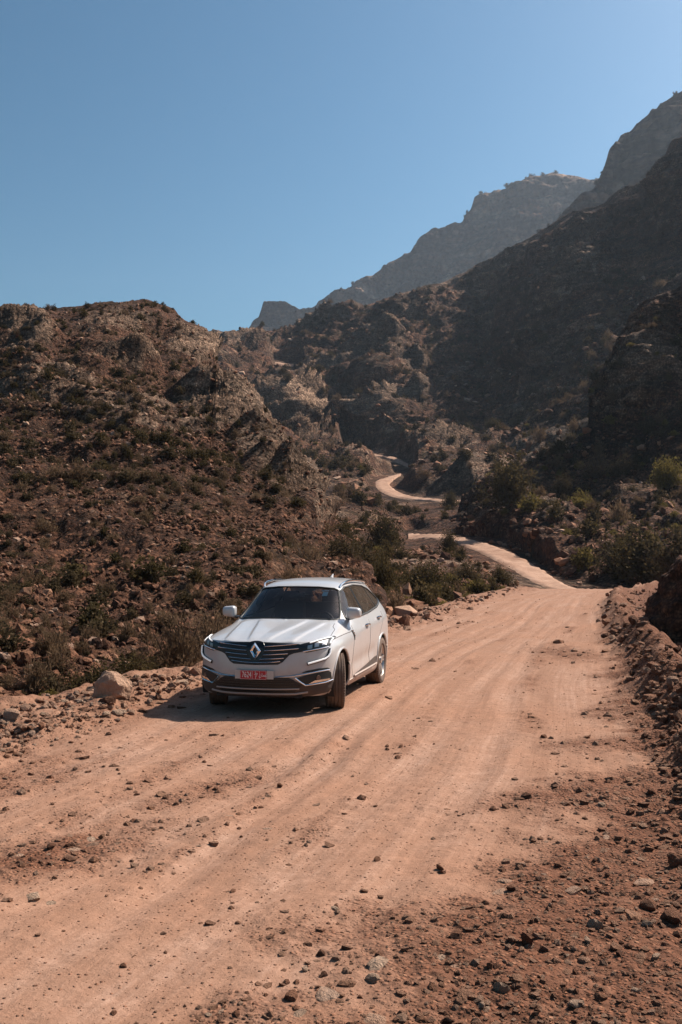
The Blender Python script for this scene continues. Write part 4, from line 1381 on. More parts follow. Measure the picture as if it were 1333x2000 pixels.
M_SEAT = plain('dark_seat_cloth', (0.075, 0.066, 0.058), 0.85)
M_DASH = plain('dark_dashboard', (0.045, 0.041, 0.038), 0.65)
M_LINER = plain('wheel_well_liner', (0.022, 0.018, 0.016), 0.9)
M_RED = plain('plate_red', (0.42, 0.012, 0.025), 0.4)
M_WHITE = plain('plate_white', (0.75, 0.73, 0.70), 0.5)
M_PLATE = plain('plate_backing', (0.50, 0.45, 0.41), 0.55)
M_STICK = plain('windscreen_sticker', (0.62, 0.80, 0.80), 0.6)
M_LENS = glass_mat('lamp_lens', (0.85, 0.88, 0.92), 0.04)
M_REFL = plain('lamp_reflector', (0.30, 0.30, 0.31), 0.3, 0.8)
M_DRL = NT('daytime_light_bar')
M_DRL = M_DRL.done((0.86, 0.86, 0.86), 0.35, Emission_Color=(1.0, 0.98, 0.95), Emission_Strength=0.12)
M_AMBER = plain('amber_lens', (0.16, 0.10, 0.075), 0.3)

car = link(bpy.data.objects.new('car', None))
tag(car, 'dusty white SUV with red number plate parked on the dirt road', 'car')
CAR_YAW = math.radians(180 - 13.3)
CAR_POS = Vector((-0.55, 14.64, 0.0))
FWD = Vector((-math.sin(CAR_YAW), math.cos(CAR_YAW), 0))
CAR_POS.z = float(np.mean([ground_z(CAR_POS.x + FWD.x * s, CAR_POS.y + FWD.y * s) for s in (-1.3, 1.3)])) - 0.012
car.location = CAR_POS
car.rotation_euler = (0, 0, CAR_YAW)


def part(name, me, parent=None, mat=None, smooth=True):
    if mat is not None and len(me.materials) == 0:
        me.materials.append(mat)
    if smooth:
        me.polygons.foreach_set('use_smooth', np.ones(len(me.polygons), bool))
        me.set_sharp_from_angle(angle=math.radians(35))
    return link(bpy.data.objects.new(name, me), parent or car)


# ---- body: control cage, subdivided
ROWS = 11
ST = [  # y, plan curvature, section (x, z) from the centre line over the edge to the underside
    (2.19, 0.40, [(0, .915), (.29, .915), (.56, .915), (.76, .915), (.815, .885), (.85, .84), (.875, .75), (.885, .62), (.885, .47), (.865, .30), (.78, .235)]),
    (1.86, 0.26, [(0, .985), (.29, .985), (.55, .975), (.73, .957), (.80, .935), (.865, .885), (.90, .79), (.902, .65), (.902, .48), (.885, .28), (.78, .225)]),
    (1.40, 0.16, [(0, 1.05), (.29, 1.045), (.55, 1.035), (.72, 1.015), (.80, .985), (.878, .93), (.915, .83), (.918, .67), (.918, .49), (.90, .26), (.78, .215)]),
    (1.14, 0.16, [(0, 1.095), (.29, 1.09), (.55, 1.077), (.71, 1.055), (.795, 1.01), (.88, .955), (.92, .85), (.916, .68), (.914, .48), (.90, .25), (.78, .215)]),
    (1.00, 0.26, [(0, 1.128), (.29, 1.123), (.55, 1.11), (.70, 1.09), (.79, 1.05), (.88, .975), (.922, .86), (.914, .68), (.912, .47), (.90, .25), (.78, .215)]),
    (.68, 0.24, [(0, 1.325), (.28, 1.315), (.52, 1.285), (.665, 1.235), (.76, 1.15), (.87, 1.06), (.924, .92), (.912, .68), (.908, .47), (.90, .25), (.78, .215)]),
    (.34, 0.20, [(0, 1.545), (.28, 1.538), (.49, 1.512), (.622, 1.462), (.735, 1.26), (.855, 1.09), (.925, .95), (.912, .68), (.908, .47), (.90, .25), (.78, .215)]),
    (.06, 0.12, [(0, 1.632), (.28, 1.626), (.50, 1.602), (.628, 1.545), (.73, 1.30), (.85, 1.105), (.926, .965), (.913, .69), (.908, .47), (.90, .25), (.78, .215)]),
    (-.50, 0.0, [(0, 1.665), (.29, 1.659), (.51, 1.635), (.62, 1.565), (.73, 1.33), (.848, 1.12), (.927, .98), (.914, .69), (.908, .47), (.90, .25), (.78, .215)]),
    (-1.10, 0.0, [(0, 1.660), (.29, 1.654), (.50, 1.628), (.61, 1.555), (.725, 1.35), (.845, 1.155), (.928, 1.0), (.918, .70), (.914, .48), (.90, .25), (.78, .215)]),
    (-1.60, 0.0, [(0, 1.648), (.28, 1.640), (.48, 1.612), (.59, 1.54), (.70, 1.37), (.835, 1.20), (.926, 1.03), (.918, .71), (.914, .49), (.895, .26), (.78, .225)]),
    (-2.00, -0.06, [(0, 1.615), (.27, 1.605), (.45, 1.57), (.555, 1.49), (.66, 1.36), (.80, 1.21), (.905, 1.04), (.91, .72), (.905, .50), (.88, .28), (.77, .24)]),
    (-2.17, -0.12, [(0, 1.575), (.26, 1.565), (.43, 1.53), (.53, 1.45), (.61, 1.33), (.74, 1.18), (.84, 1.02), (.86, .72), (.86, .50), (.83, .30), (.74, .25)]),
]
cage = bmesh.new()


def yv(y, c, x):
    return y - c * abs(x / 0.92) ** 2.4


grid = {}
for s, (y, c, sec) in enumerate(ST):
    for k, (x, z) in enumerate(sec):
        grid[('b', s, k)] = (x, yv(y, c, x), z)
FRONT_Y = [2.19, 2.225, 2.235, 2.245, 2.265, 2.275, 2.235, 2.12]
FRONT_Z = [.915, .87, .82, .735, .61, .455, .295, .235]
for k in range(3, ROWS):
    cx, cy, cz = grid[('b', 0, k)]
    for a in range(3):
        xa = ST[0][2][a][0]
        y0 = FRONT_Y[k - 3]
        xx = xa * cx / 0.76
        drop_ = y0 - cy
        grid[('f', k, a)] = (xx, y0 - drop_ * (xx / cx) ** 3.1, FRONT_Z[k - 3] * (1 - (xx / cx) ** 2) + cz * (xx / cx) ** 2)
REAR_Y = [-2.16, -2.29, -2.35, -2.37, -2.37, -2.40, -2.36, -2.25]
nS = len(ST) - 1
for k in range(3, ROWS):
    cx, cy, cz = grid[('b', nS, k)]
    for a in range(3):
        xa = ST[nS][2][a][0]
        xx = xa * cx / ST[nS][2][3][0]
        grid[('r', k, a)] = (xx, REAR_Y[k - 3] - (REAR_Y[k - 3] - cy) * (xx / cx) ** 2.2, ST[nS][2][0][1] * 0 + cz + (0.03 if k == 3 else 0) * (1 - xx / cx))
for a in range(4):
    grid[('f', 3, a)] = grid[('b', 0, a)]
    grid[('r', 3, a)] = grid[('b', nS, a)]
for k in range(3, ROWS):
    grid[('f', k, 3)] = grid[('b', 0, k)]
    grid[('r', k, 3)] = grid[('b', nS, k)]
verts = {}


def cv(key, sgn):
    p = grid[key]
    q = (round(p[0] * sgn, 5) + 0.0, round(p[1], 5), round(p[2], 5))
    if q not in verts:
        verts[q] = cage.verts.new(q)
    return verts[q]


def cface(keys, sgn):
    vs = [cv(k, sgn) for k in keys]
    if sgn < 0:
        vs = vs[::-1]
    if len(set(vs)) == len(vs):
        try:
            cage.faces.new(vs)
        except ValueError:
            pass


for sgn in (1, -1):
    for s in range(nS):
        for k in range(ROWS - 1):
            cface([('b', s, k), ('b', s, k + 1), ('b', s + 1, k + 1), ('b', s + 1, k)], sgn)
    for k in range(3, ROWS - 1):
        for a in range(3):
            cface([('f', k, a), ('f', k + 1, a), ('f', k + 1, a + 1), ('f', k, a + 1)], sgn)
            cface([('r', k, a + 1), ('r', k + 1, a + 1), ('r', k + 1, a), ('r', k, a)], sgn)
bmesh.ops.recalc_face_normals(cage, faces=cage.faces)
cl = cage.edges.layers.float.new('crease_edge')
for e in cage.edges:
    a, b = e.verts
    ks = [v.co for v in e.verts]
    m = (ks[0] + ks[1]) / 2
    # shoulder line of the doors and the bonnet's leading edge stay crisp
    if abs(m.x) > 0.9 and 0.9 < m.z < 1.05 and abs(ks[0].y - ks[1].y) > 0.1 and m.y < 1.2:
        e[cl] = 0.35
    if m.y > 1.85 and abs(m.z - 0.915) < 0.004 and abs(m.x) < 0.75:
        e[cl] = 0.55
    if abs(m.z - 1.08) < 0.04 and 0.75 < m.y < 1.01 and abs(m.x) < 0.69:
        e[cl] = 0.5
cme = bpy.data.meshes.new('cage')
cage.to_mesh(cme)
cage.free()
tmp = bpy.data.objects.new('cage', cme)
COL.objects.link(tmp)
sm_ = tmp.modifiers.new('s', 'SUBSURF')
sm_.levels = 4
sm_.render_levels = 4
dg = bpy.context.evaluated_depsgraph_get()
full = bpy.data.meshes.new_from_object(tmp.evaluated_get(dg))
COL.objects.unlink(tmp)
bpy.data.objects.remove(tmp)
co = np.empty(len(full.vertices) * 3, np.float32)
full.vertices.foreach_get('co', co)
co = co.reshape(-1, 3).astype(float)
# pressed lines in the bonnet
bon = (co[:, 1] > 0.95) & (co[:, 2] > 0.90)
fade = sstep(0.92, 1.15, co[:, 1]) * sstep(2.2, 2.02, co[:, 1]) * bon
ax = np.abs(co[:, 0])
xr1 = 0.13 + (2.15 - co[:, 1]) * 0.19
xr2 = 0.47 + (2.0 - co[:, 1]) * 0.13
co[:, 2] += fade * (0.016 * sstep(xr1 + 0.022, xr1 - 0.022, ax) * sstep(xr1 - 0.30, xr1 - 0.02, ax) + 0.014 * sstep(xr2 + 0.025, xr2 - 0.025, ax) * sstep(xr2 - 0.2, xr2 - 0.03, ax))
# door sides: a soft hollow low down
sd = np.abs(co[:, 0]) > 0.85
co[:, 0] -= np.sign(co[:, 0]) * sd * 0.022 * np.exp(-((co[:, 2] - 0.50 - 0.05 * (0.6 - co[:, 1])) / 0.10) ** 2) * sstep(-0.95, -0.6, co[:, 1]) * sstep(0.95, 0.6, co[:, 1])
full.vertices.foreach_set('co', co.reshape(-1).astype(np.float32))
full.update()
fb = bmesh.new()
fb.from_mesh(full)
BVH = BVHTree.FromBMesh(fb)


def hit_front(x, z, off=0.0):
    h = BVH.ray_cast(Vector((x, 6, z)), Vector((0, -1, 0)))
    if h[0] is None:
        h = (Vector((x, 1.7, z)), Vector((0, 1, 0)))
    return h[0] + h[1] * off


def hit_side(y, z, sgn, off=0.0):
    h = BVH.ray_cast(Vector((6 * sgn, y, z)), Vector((-sgn, 0, 0)))
    if h[0] is None:
        h = (Vector((0.9 * sgn, y, z)), Vector((sgn, 0, 0)))
    return h[0] + h[1] * off


def hit_rear(x, z, off=0.0):
    h = BVH.ray_cast(Vector((x, -6, z)), Vector((0, 1, 0)))
    return (h[0] + h[1] * off) if h[0] is not None else Vector((x, -2.2, z))


def hit_top(x, y, off=0.0):
    h = BVH.ray_cast(Vector((x, y, 6)), Vector((0, 0, -1)))
    return (h[0] + h[1] * off) if h[0] is not None else Vector((x, y, 1))


def dense(pts, step=0.02, closed=True):
    out = []
    n = len(pts)
    for i in range(n if closed else n - 1):
        a, b = np.array(pts[i]), np.array(pts[(i + 1) % n])
        m = max(1, int(np.linalg.norm(b - a) / step))
        for k in range(m):
            out.append(tuple(a + (b - a) * k / m))
    if not closed:
        out.append(tuple(pts[-1]))
    return out


def rounded(pts, n=3):
    """round the corners of a closed outline"""
    for _ in range(n):
        q = []
        for i in range(len(pts)):
            a, b = np.array(pts[i]), np.array(pts[(i + 1) % len(pts)])
            q += [tuple(a * 0.82 + b * 0.18), tuple(a * 0.18 + b * 0.82)]
        pts = q
    return pts


def patch_mesh(name, outline, hit, off, mat, step=0.02, rim=0.012):
    """skin a flat outline onto the body, with a rim going back into it"""
    o2 = dense(outline, step)
    P = np.array(o2)
    lo, hi = P.min(0), P.max(0)
    pts = [Vector(p) for p in o2]
    n = len(pts)

    def inside(q):
        x, y = q
        c = False
        j = n - 1
        for i in range(n):
            xi, yi, xj, yj = P[i, 0], P[i, 1], P[j, 0], P[j, 1]
            if (yi > y) != (yj > y) and x < (xj - xi) * (y - yi) / (yj - yi) + xi:
                c = not c
            j = i
        return c
    for u in np.arange(lo[0] + step / 2, hi[0], step):
        for v in np.arange(lo[1] + step / 2, hi[1], step):
            if inside((u, v)) and np.min(np.hypot(P[:, 0] - u, P[:, 1] - v)) > step * 0.55:
                pts.append(Vector((u, v)))
    vs, es, fs, *_ = delaunay_2d_cdt(pts, [(i, (i + 1) % n) for i in range(n)], [], 1, 1e-6)
    V = [hit(p.x, p.y, off) for p in vs]
    me = bpy.data.meshes.new(name)
    bm = bmesh.new()
    bv = [bm.verts.new(v) for v in V]
    for f in fs:
        try:
            bm.faces.new([bv[i] for i in f])
        except ValueError:
            pass
    if rim:
        be = [e for e in bm.edges if len(e.link_faces) == 1]
        inner = {}
        for e in be:
            for v in e.verts:
                if v not in inner:
                    i = bv.index(v)
                    inner[v] = bm.verts.new(hit(vs[i].x, vs[i].y, off - rim))
        for e in be:
            a, b = e.verts
            try:
                bm.faces.new([a, b, inner[b], inner[a]])
            except ValueError:
                pass
    bmesh.ops.recalc_face_normals(bm, faces=bm.faces)
    bm.to_mesh(me)
    bm.free()
    me.materials.append(mat)
    return me


def tube_mesh(name, pts, rad, mat, sides=6, closed=False, flat=None):
    """round bar along 3-D points; rad may vary"""
    pts = [Vector(p) for p in pts]
    n = len(pts)
    rad = rad if isinstance(rad, (list, tuple)) else [rad] * n
    V, F = [], []
    for i, p in enumerate(pts):
        a = pts[(i - 1) % n] if (closed or i > 0) else p
        b = pts[(i + 1) % n] if (closed or i < n - 1) else p
        t = (b - a).normalized()
        ref = Vector((0, 0, 1)) if abs(t.z) < 0.9 else Vector((0, 1, 0))
        u = t.cross(ref).normalized()
        w = u.cross(t)
        for k in range(sides):
            an = 2 * math.pi * k / sides
            V.append(p + (u * math.cos(an) + w * math.sin(an) * (flat or 1.0)) * rad[i])
    m = n if closed else n - 1
    for i in range(m):
        for k in range(sides):
            j = (i + 1) % n
            F.append((i * sides + k, i * sides + (k + 1) % sides, j * sides + (k + 1) % sides, j * sides + k))
    if not closed:
        F.append(tuple(range(sides))[::-1])
        F.append(tuple((n - 1) * sides + k for k in range(sides)))
    me = bpy.data.meshes.new(name)
    me.from_pydata([tuple(v) for v in V], [], F)
    me.materials.append(mat)
    me.update()
    return me


def box_mesh(name, parts, mat, bevel=0.0, seg=2):
    """boxes: (centre, size, rotation z or None)"""
    bm = bmesh.new()
    for c, s, *r in parts:
        b2 = bmesh.new()
        bmesh.ops.create_cube(b2, size=1.0)
        bmesh.ops.scale(b2, vec=s, verts=b2.verts)
        if bevel:
            bmesh.ops.bevel(b2, geom=b2.edges[:], offset=bevel, segments=seg, affect='EDGES', profile=0.6)
        if r and r[0] is not None:
            bmesh.ops.rotate(b2, cent=(0, 0, 0), matrix=r[0], verts=b2.verts)
        bmesh.ops.translate(b2, vec=c, verts=b2.verts)
        m2 = bpy.data.meshes.new('t')
        b2.to_mesh(m2)
        b2.free()
        bm.from_mesh(m2)
        bpy.data.meshes.remove(m2)
    me = bpy.data.meshes.new(name)
    bm.to_mesh(me)
    bm.free()
    me.materials.append(mat)
    return me


def mir(pts):
    return [(-x, z) for x, z in pts][::-1]


def sym(half):
    """closed outline symmetric about x = 0 from its right half, top to bottom"""
    return [(x, z) for x, z in half] + [(-x, z) for x, z in half[::-1] if x > 1e-6]


WS = sym([(0, 1.550), (.30, 1.546), (.51, 1.526), (.572, 1.498), (.625, 1.37), (.68, 1.23), (.715, 1.13), (.69, 1.118), (.40, 1.132), (0, 1.140)])
RWN = sym([(0, 1.46), (.36, 1.44), (.44, 1.40), (.56, 1.16), (.52, 1.12), (0, 1.11)])
SWN = [(.60, 1.115), (.52, 1.215), (.36, 1.375), (.18, 1.485), (-.05, 1.535), (-.60, 1.555), (-1.15, 1.53), (-1.48, 1.475), (-1.74, 1.375), (-1.86, 1.30), (-1.76, 1.265), (-1.30, 1.195), (-.60, 1.145), (0, 1.125)]
AXF, AXR, WR, ARCH = 1.3525, -1.3525, 0.358, 0.408


def inpoly(P, u, v):
    c = np.zeros(len(u), bool)
    j = len(P) - 1
    for i in range(len(P)):
        (xi, yi), (xj, yj) = P[i], P[j]
        cr = ((yi > v) != (yj > v)) & (u < (xj - xi) * (v - yi) / (yj - yi + 1e-12) + xi)
        c ^= cr
        j = i
    return c


# cut the window and wheel openings
fc = np.array([f.calc_center_median() for f in fb.faces])
fn = np.array([f.normal for f in fb.faces])
cut = inpoly(WS, fc[:, 0], fc[:, 2]) & (fc[:, 1] > 0.0)
cut |= inpoly(RWN, fc[:, 0], fc[:, 2]) & (fc[:, 1] < -1.9)
cut |= inpoly(SWN, fc[:, 1], fc[:, 2]) & (np.abs(fc[:, 0]) > 0.45)
for ax_ in (AXF, AXR):
    cut |= (np.hypot(fc[:, 1] - ax_, fc[:, 2] - 0.375) < ARCH) & (np.abs(fc[:, 0]) > 0.60)
fb.faces.ensure_lookup_table()
bmesh.ops.delete(fb, geom=[fb.faces[i] for i in np.nonzero(cut)[0]], context='FACES')


def snap2(P, q):
    best, bd = None, 9
    n = len(P)
    for i in range(n):
        a, b = np.array(P[i]), np.array(P[(i + 1) % n])
        t = np.clip(np.dot(q - a, b - a) / np.dot(b - a, b - a), 0, 1)
        p = a + (b - a) * t
        d = np.linalg.norm(p - q)
        if d < bd:
            best, bd = p, d
    return best, bd


for v in fb.verts:
    if not v.is_boundary or v.co.z < 0.24:
        continue
    x, y, z = v.co
    if abs(x) > 0.45 and z > 1.0 and y < 0.8:
        p, d = snap2(SWN, np.array((y, z)))
        if d < 0.03:
            v.co = hit_side(p[0], p[1], 1 if x > 0 else -1)
            continue
    if y > 0.0 and z > 1.0:
        p, d = snap2(WS, np.array((x, z)))
        if d < 0.045:
            v.co = hit_front(p[0], p[1])
            continue
    for ax_ in (AXF, AXR):
        r = math.hypot(y - ax_, z - 0.375)
        if abs(r - ARCH) < 0.04 and abs(x) > 0.62:
            q = hit_side(ax_ + (y - ax_) / r * ARCH, 0.375 + (z - 0.375) / r * ARCH, 1 if x > 0 else -1)
            if abs(q.x) > 0.6:
                v.co = q
bme = bpy.data.meshes.new('body_shell')
fb.to_mesh(bme)
fb.free()
bme.materials.clear()
bme.materials.append(M_PAINT)
bme.polygons.foreach_set('use_smooth', np.ones(len(bme.polygons), bool))
body = link(bpy.data.objects.new('body_shell', bme), car)

# glass
part('windscreen', patch_mesh('windscreen', WS, hit_front, -0.004, M_GLASS, 0.05, 0), smooth=True)
part('rear_window', patch_mesh('rear_window', RWN, lambda x, z, o: hit_rear(x, z, o), -0.004, M_TINT, 0.06, 0))
ws3 = [hit_front(x, z, 0.001) for x, z in dense(WS, 0.03)]
part('windscreen_seal', tube_mesh('windscreen_seal', ws3, 0.016, M_RUBBER, 6, True, flat=0.5), smooth=True)
SIDES = []
for sgn in (1, -1):
    hs = lambda y, z, o=0.0, s=sgn: hit_side(y, z, s, o)
    # panes: front door, rear door, quarter light
    def clip(P, lo, hi):
        def half(P, c, keep):
            out = []
            for i in range(len(P)):
                a, b = P[i], P[(i + 1) % len(P)]
                ia, ib = keep(a[0] - c), keep(b[0] - c)
                if ia: out.append(a)
                if ia != ib:
                    t = (c - a[0]) / (b[0] - a[0])
                    out.append((c, a[1] + (b[1] - a[1]) * t))
            return out
        return half(half(P, lo, lambda d: d >= 0), hi, lambda d: d <= 0)
    for (lo, hi) in ((-.315, .70), (-1.30, -.385), (-2.0, -1.345)):
        part('side_window', patch_mesh('side_window', clip(SWN, lo, hi), hs, -0.006, M_TINT, 0.06, 0))
    for yp, wd in ((-.35, .07), (-1.322, .045)):
        z0, z1 = 1.128 + max(0, -yp - .3) * 0.07, 1.55 if yp > -1 else 1.51
        part('door_pillar', patch_mesh('door_pillar', [(yp - wd / 2 - .012, z0), (yp + wd / 2 - .012, z0), (yp + wd / 2 + .02, z1), (yp - wd / 2 + .02, z1)], hs, -0.003, M_BLACK, 0.06, 0.01))
    part('window_trim', tube_mesh('window_trim', [hs(y, z, 0.001) for y, z in dense(SWN, 0.03)], 0.012, M_RUBBER, 6, True))
    low = [p for p in dense(SWN[9:] + [SWN[0]], 0.03, False)]
    part('belt_chrome', tube_mesh('belt_chrome', [hs(y, z - 0.012, 0.003) for y, z in low], 0.009, M_CHROME))
    # wheel-arch lips and liners
    for ax_ in (AXF, AXR):
        ring = []
        for k in range(37):
            an = math.radians(-18 + 216 * k / 36)
            ring.append(hs(ax_ + ARCH * math.cos(an), 0.375 + ARCH * math.sin(an), -0.004))
        part('arch_lip', tube_mesh('arch_lip', ring, 0.017, M_PAINT, 8))
        V, F = [], []
        for k in range(33):
            an = math.radians(-25 + 230 * k / 32)
            for xx in (0.56, 0.885):
                V.append((sgn * xx, ax_ + (ARCH + .008) * math.cos(an), 0.375 + (ARCH + .008) * math.sin(an)))
        for k in range(32):
            F.append((2 * k, 2 * k + 1, 2 * k + 3, 2 * k + 2))
        V.append((sgn * .56, ax_, .3))
        c0 = len(V) - 1
        for k in range(32):
            F.append((2 * k, 2 * k + 2, c0))
        me = bpy.data.meshes.new('wheel_liner')
        me.from_pydata(V, [], F)
        part('wheel_liner', me, mat=M_LINER)
    # panel gaps
    for name, pts in (('door_gap', [(.62, 1.03), (.66, .90), (.74, .70), (.78, .50), (.74, .36)]), ('door_gap', [(-.40, 1.05), (-.39, .80), (-.40, .55), (-.42, .36)]),
                      ('door_gap', [(-1.42, 1.12), (-1.38, 1.0), (-1.20, .86), (-.98, .66), (-.93, .48), (-.90, .36)])):
        part(name, tube_mesh(name, [hs(y, z, 0.0) for y, z in dense(pts, 0.03, False)], 0.0032, M_SEAM, 5))
    # handles
    for yh, zh in ((-.16, .985), (-1.06, 1.04)):
        c = hs(yh, zh, 0.0)
        c2 = hs(yh, zh, 0.03)
        h = [hs(yh - .085, zh - .006, 0.004), hs(yh - .07, zh - .002, 0.030), hs(yh, zh, 0.036), hs(yh + .07, zh + .003, 0.030), hs(yh + .085, zh + .002, 0.004)]
        part('door_handle', tube_mesh('door_handle', h, [0.013, .017, .017, .017, .013], M_CHROME, 8, flat=0.9))
    # sill
    part('sill', patch_mesh('sill', [(.93, .235), (.935, .315), (.4, .325), (-.4, .335), (-.93, .345), (-.935, .24)], hs, 0.014, M_SILL, 0.05, 0.03))
    part('sill_recess', patch_mesh('sill_recess', [(.62, .358), (-.86, .372), (-.93, .475), (-.78, .47), (-.2, .415)], hs, 0.003, M_PLASTIC, 0.05, 0.01))
    part('sill_chrome', tube_mesh('sill_chrome', [hs(y, z, 0.012) for y, z in dense([(.66, .345), (-.30, .352), (-.88, .362)], 0.05, False)], 0.014, M_SILL, 6))
    # fender vent and line
    part('fender_line', tube_mesh('fender_line', [hs(y, z, 0.001) for y, z in dense([(1.66, .905), (1.40, .925), (1.1, .942), (.74, .955)], 0.03, False)], 0.006, M_SEAM, 5))
    part('fender_vent', patch_mesh('fender_vent', [(.73, .965), (.66, .965), (.625, .88), (.655, .83), (.69, .89)], hs, 0.006, M_BLACK, 0.03, 0.01))
    for q in range(3):
        part('vent_fin', tube_mesh('vent_fin', [hs(.735 - .03 * q, .965 - .03 * q, 0.011), hs(.665 - .022 * q, .955 - .032 * q, 0.011)], 0.006, M_CHROME, 5))
    # mirror
    mc = Vector((sgn * .905, 0.66, 1.205))
    bm = bmesh.new()
    bmesh.ops.create_cube(bm, size=1)
    bmesh.ops.scale(bm, vec=(.20, .14, .150), verts=bm.verts)
    bmesh.ops.bevel(bm, geom=bm.edges[:], offset=.055, segments=5, affect='EDGES', profile=.55)
    for v in bm.verts:
        if v.co.y > 0: v.co.y *= 1.0 + 0.15 * (1 - (v.co.x / .10) ** 2)
        v.co.z *= 1.0 - 0.22 * (sgn * v.co.x / .20)
        v.co.y -= 0.10 * (sgn * v.co.x)
    bmesh.ops.translate(bm, vec=mc, verts=bm.verts)
    me = bpy.data.meshes.new('wing_mirror')
    bm.to_mesh(me); bm.free()
    mo = part('wing_mirror', me, mat=M_PAINT)
    part('mirror_foot', tube_mesh('mirror_foot', [(sgn * .80, .56, 1.115), (sgn * .87, .60, 1.13), (sgn * .93, .64, 1.15), (sgn * .99, .64, 1.152)], [.045, .04, .035, .02], M_BLACK, 8, flat=0.55), mo)
    part('mirror_glass', box_mesh('mirror_glass', [((sgn * .905, .586, 1.205), (.155, .006, .11))], M_CHROME), mo)
    # roof rail
    rail = [hit_top(sgn * .565, .10, 0.0), hit_top(sgn * .562, .04, .035)] + [hit_top(sgn * .565, y, .045) for y in (-.1, -.4, -.8, -1.2, -1.5)] + [hit_top(sgn * .535, -1.66, .03), hit_top(sgn * .53, -1.74, 0.0)]
    part('roof_rail', tube_mesh('roof_rail', rail, 0.016, M_CHROME, 8))
    # bonnet shut line
    part('bonnet_gap', tube_mesh('bonnet_gap', [hit_top(sgn * x, y, 0.0) for x, y in dense([(.80, 1.60), (.775, 1.35), (.765, 1.2), (.715, 1.10), (.70, .95)], 0.03, False)], 0.0045, M_SEAM, 5))

# ---- front face
GR = sym([(0, .907), (.10, .907), (.15, .905), (.36, .898), (.52, .887), (.60, .862), (.60, .80), (.47, .775), (.42, .755), (.385, .715), (.345, .67), (.29, .640), (0, .630)])
grille = part('grille', patch_mesh('grille', GR, hit_front, 0.006, M_GRILL, 0.03, 0.02))
for z, xa, xb in ((.852, .115, .50), (.803, .115, .52), (.752, .105, .40), (.70, .055, .355)):
    for sgn in (1, -1):
        pts = [hit_front(sgn * x, z + 0.030 * (x / .5) ** 1.3, 0.018) for x in np.linspace(xa, xb, 14)]
        part('slat', tube_mesh('slat', pts, 0.006, M_CHROME, 6), grille)
pts = [hit_front(x, .660 + 0.018 * (abs(x) / .3) ** 2, 0.016) for x in np.linspace(-.315, .315, 20)]
part('slat', tube_mesh('slat', pts, 0.006, M_CHROME, 6), grille)
# emblem: an open lozenge of two bevelled bands on a black shield
cen = hit_front(0, .80, 0.02)
shield = part('emblem_shield', patch_mesh('emblem_shield', rounded(sym([(0, .918), (.085, .908), (.12, .86), (.105, .78), (.05, .675), (0, .665)]), 1), hit_front, 0.012, M_BLACK, 0.025, 0.02))
bm = bmesh.new()
oz, oxw, iz, ixw = .108, .078, .052, .027
ow = [(0, oz), (oxw, 0.004), (0, -oz), (-oxw, 0.004)]
iw = [(0, iz), (ixw, 0.004), (0, -iz), (-ixw, 0.004)]
mw = [((a[0] * .55 + b[0] * .45), (a[1] * .55 + b[1] * .45)) for a, b in zip(ow, iw)]
rings = []
for lst, dy in ((ow, 0.012), (mw, 0.036), (iw, 0.014)):
    rings.append([bm.verts.new((x, cen.y + dy, cen.z + z)) for x, z in lst])
for r0, r1 in zip(rings[:-1], rings[1:]):
    for k in range(4):
        bm.faces.new([r0[k], r0[(k + 1) % 4], r1[(k + 1) % 4], r1[k]])
bmesh.ops.recalc_face_normals(bm, faces=bm.faces)
me = bpy.data.meshes.new('emblem')
bm.to_mesh(me); bm.free()
tag(part('emblem', me, mat=M_EMBLEM, smooth=False), 'silver lozenge emblem with an open centre')

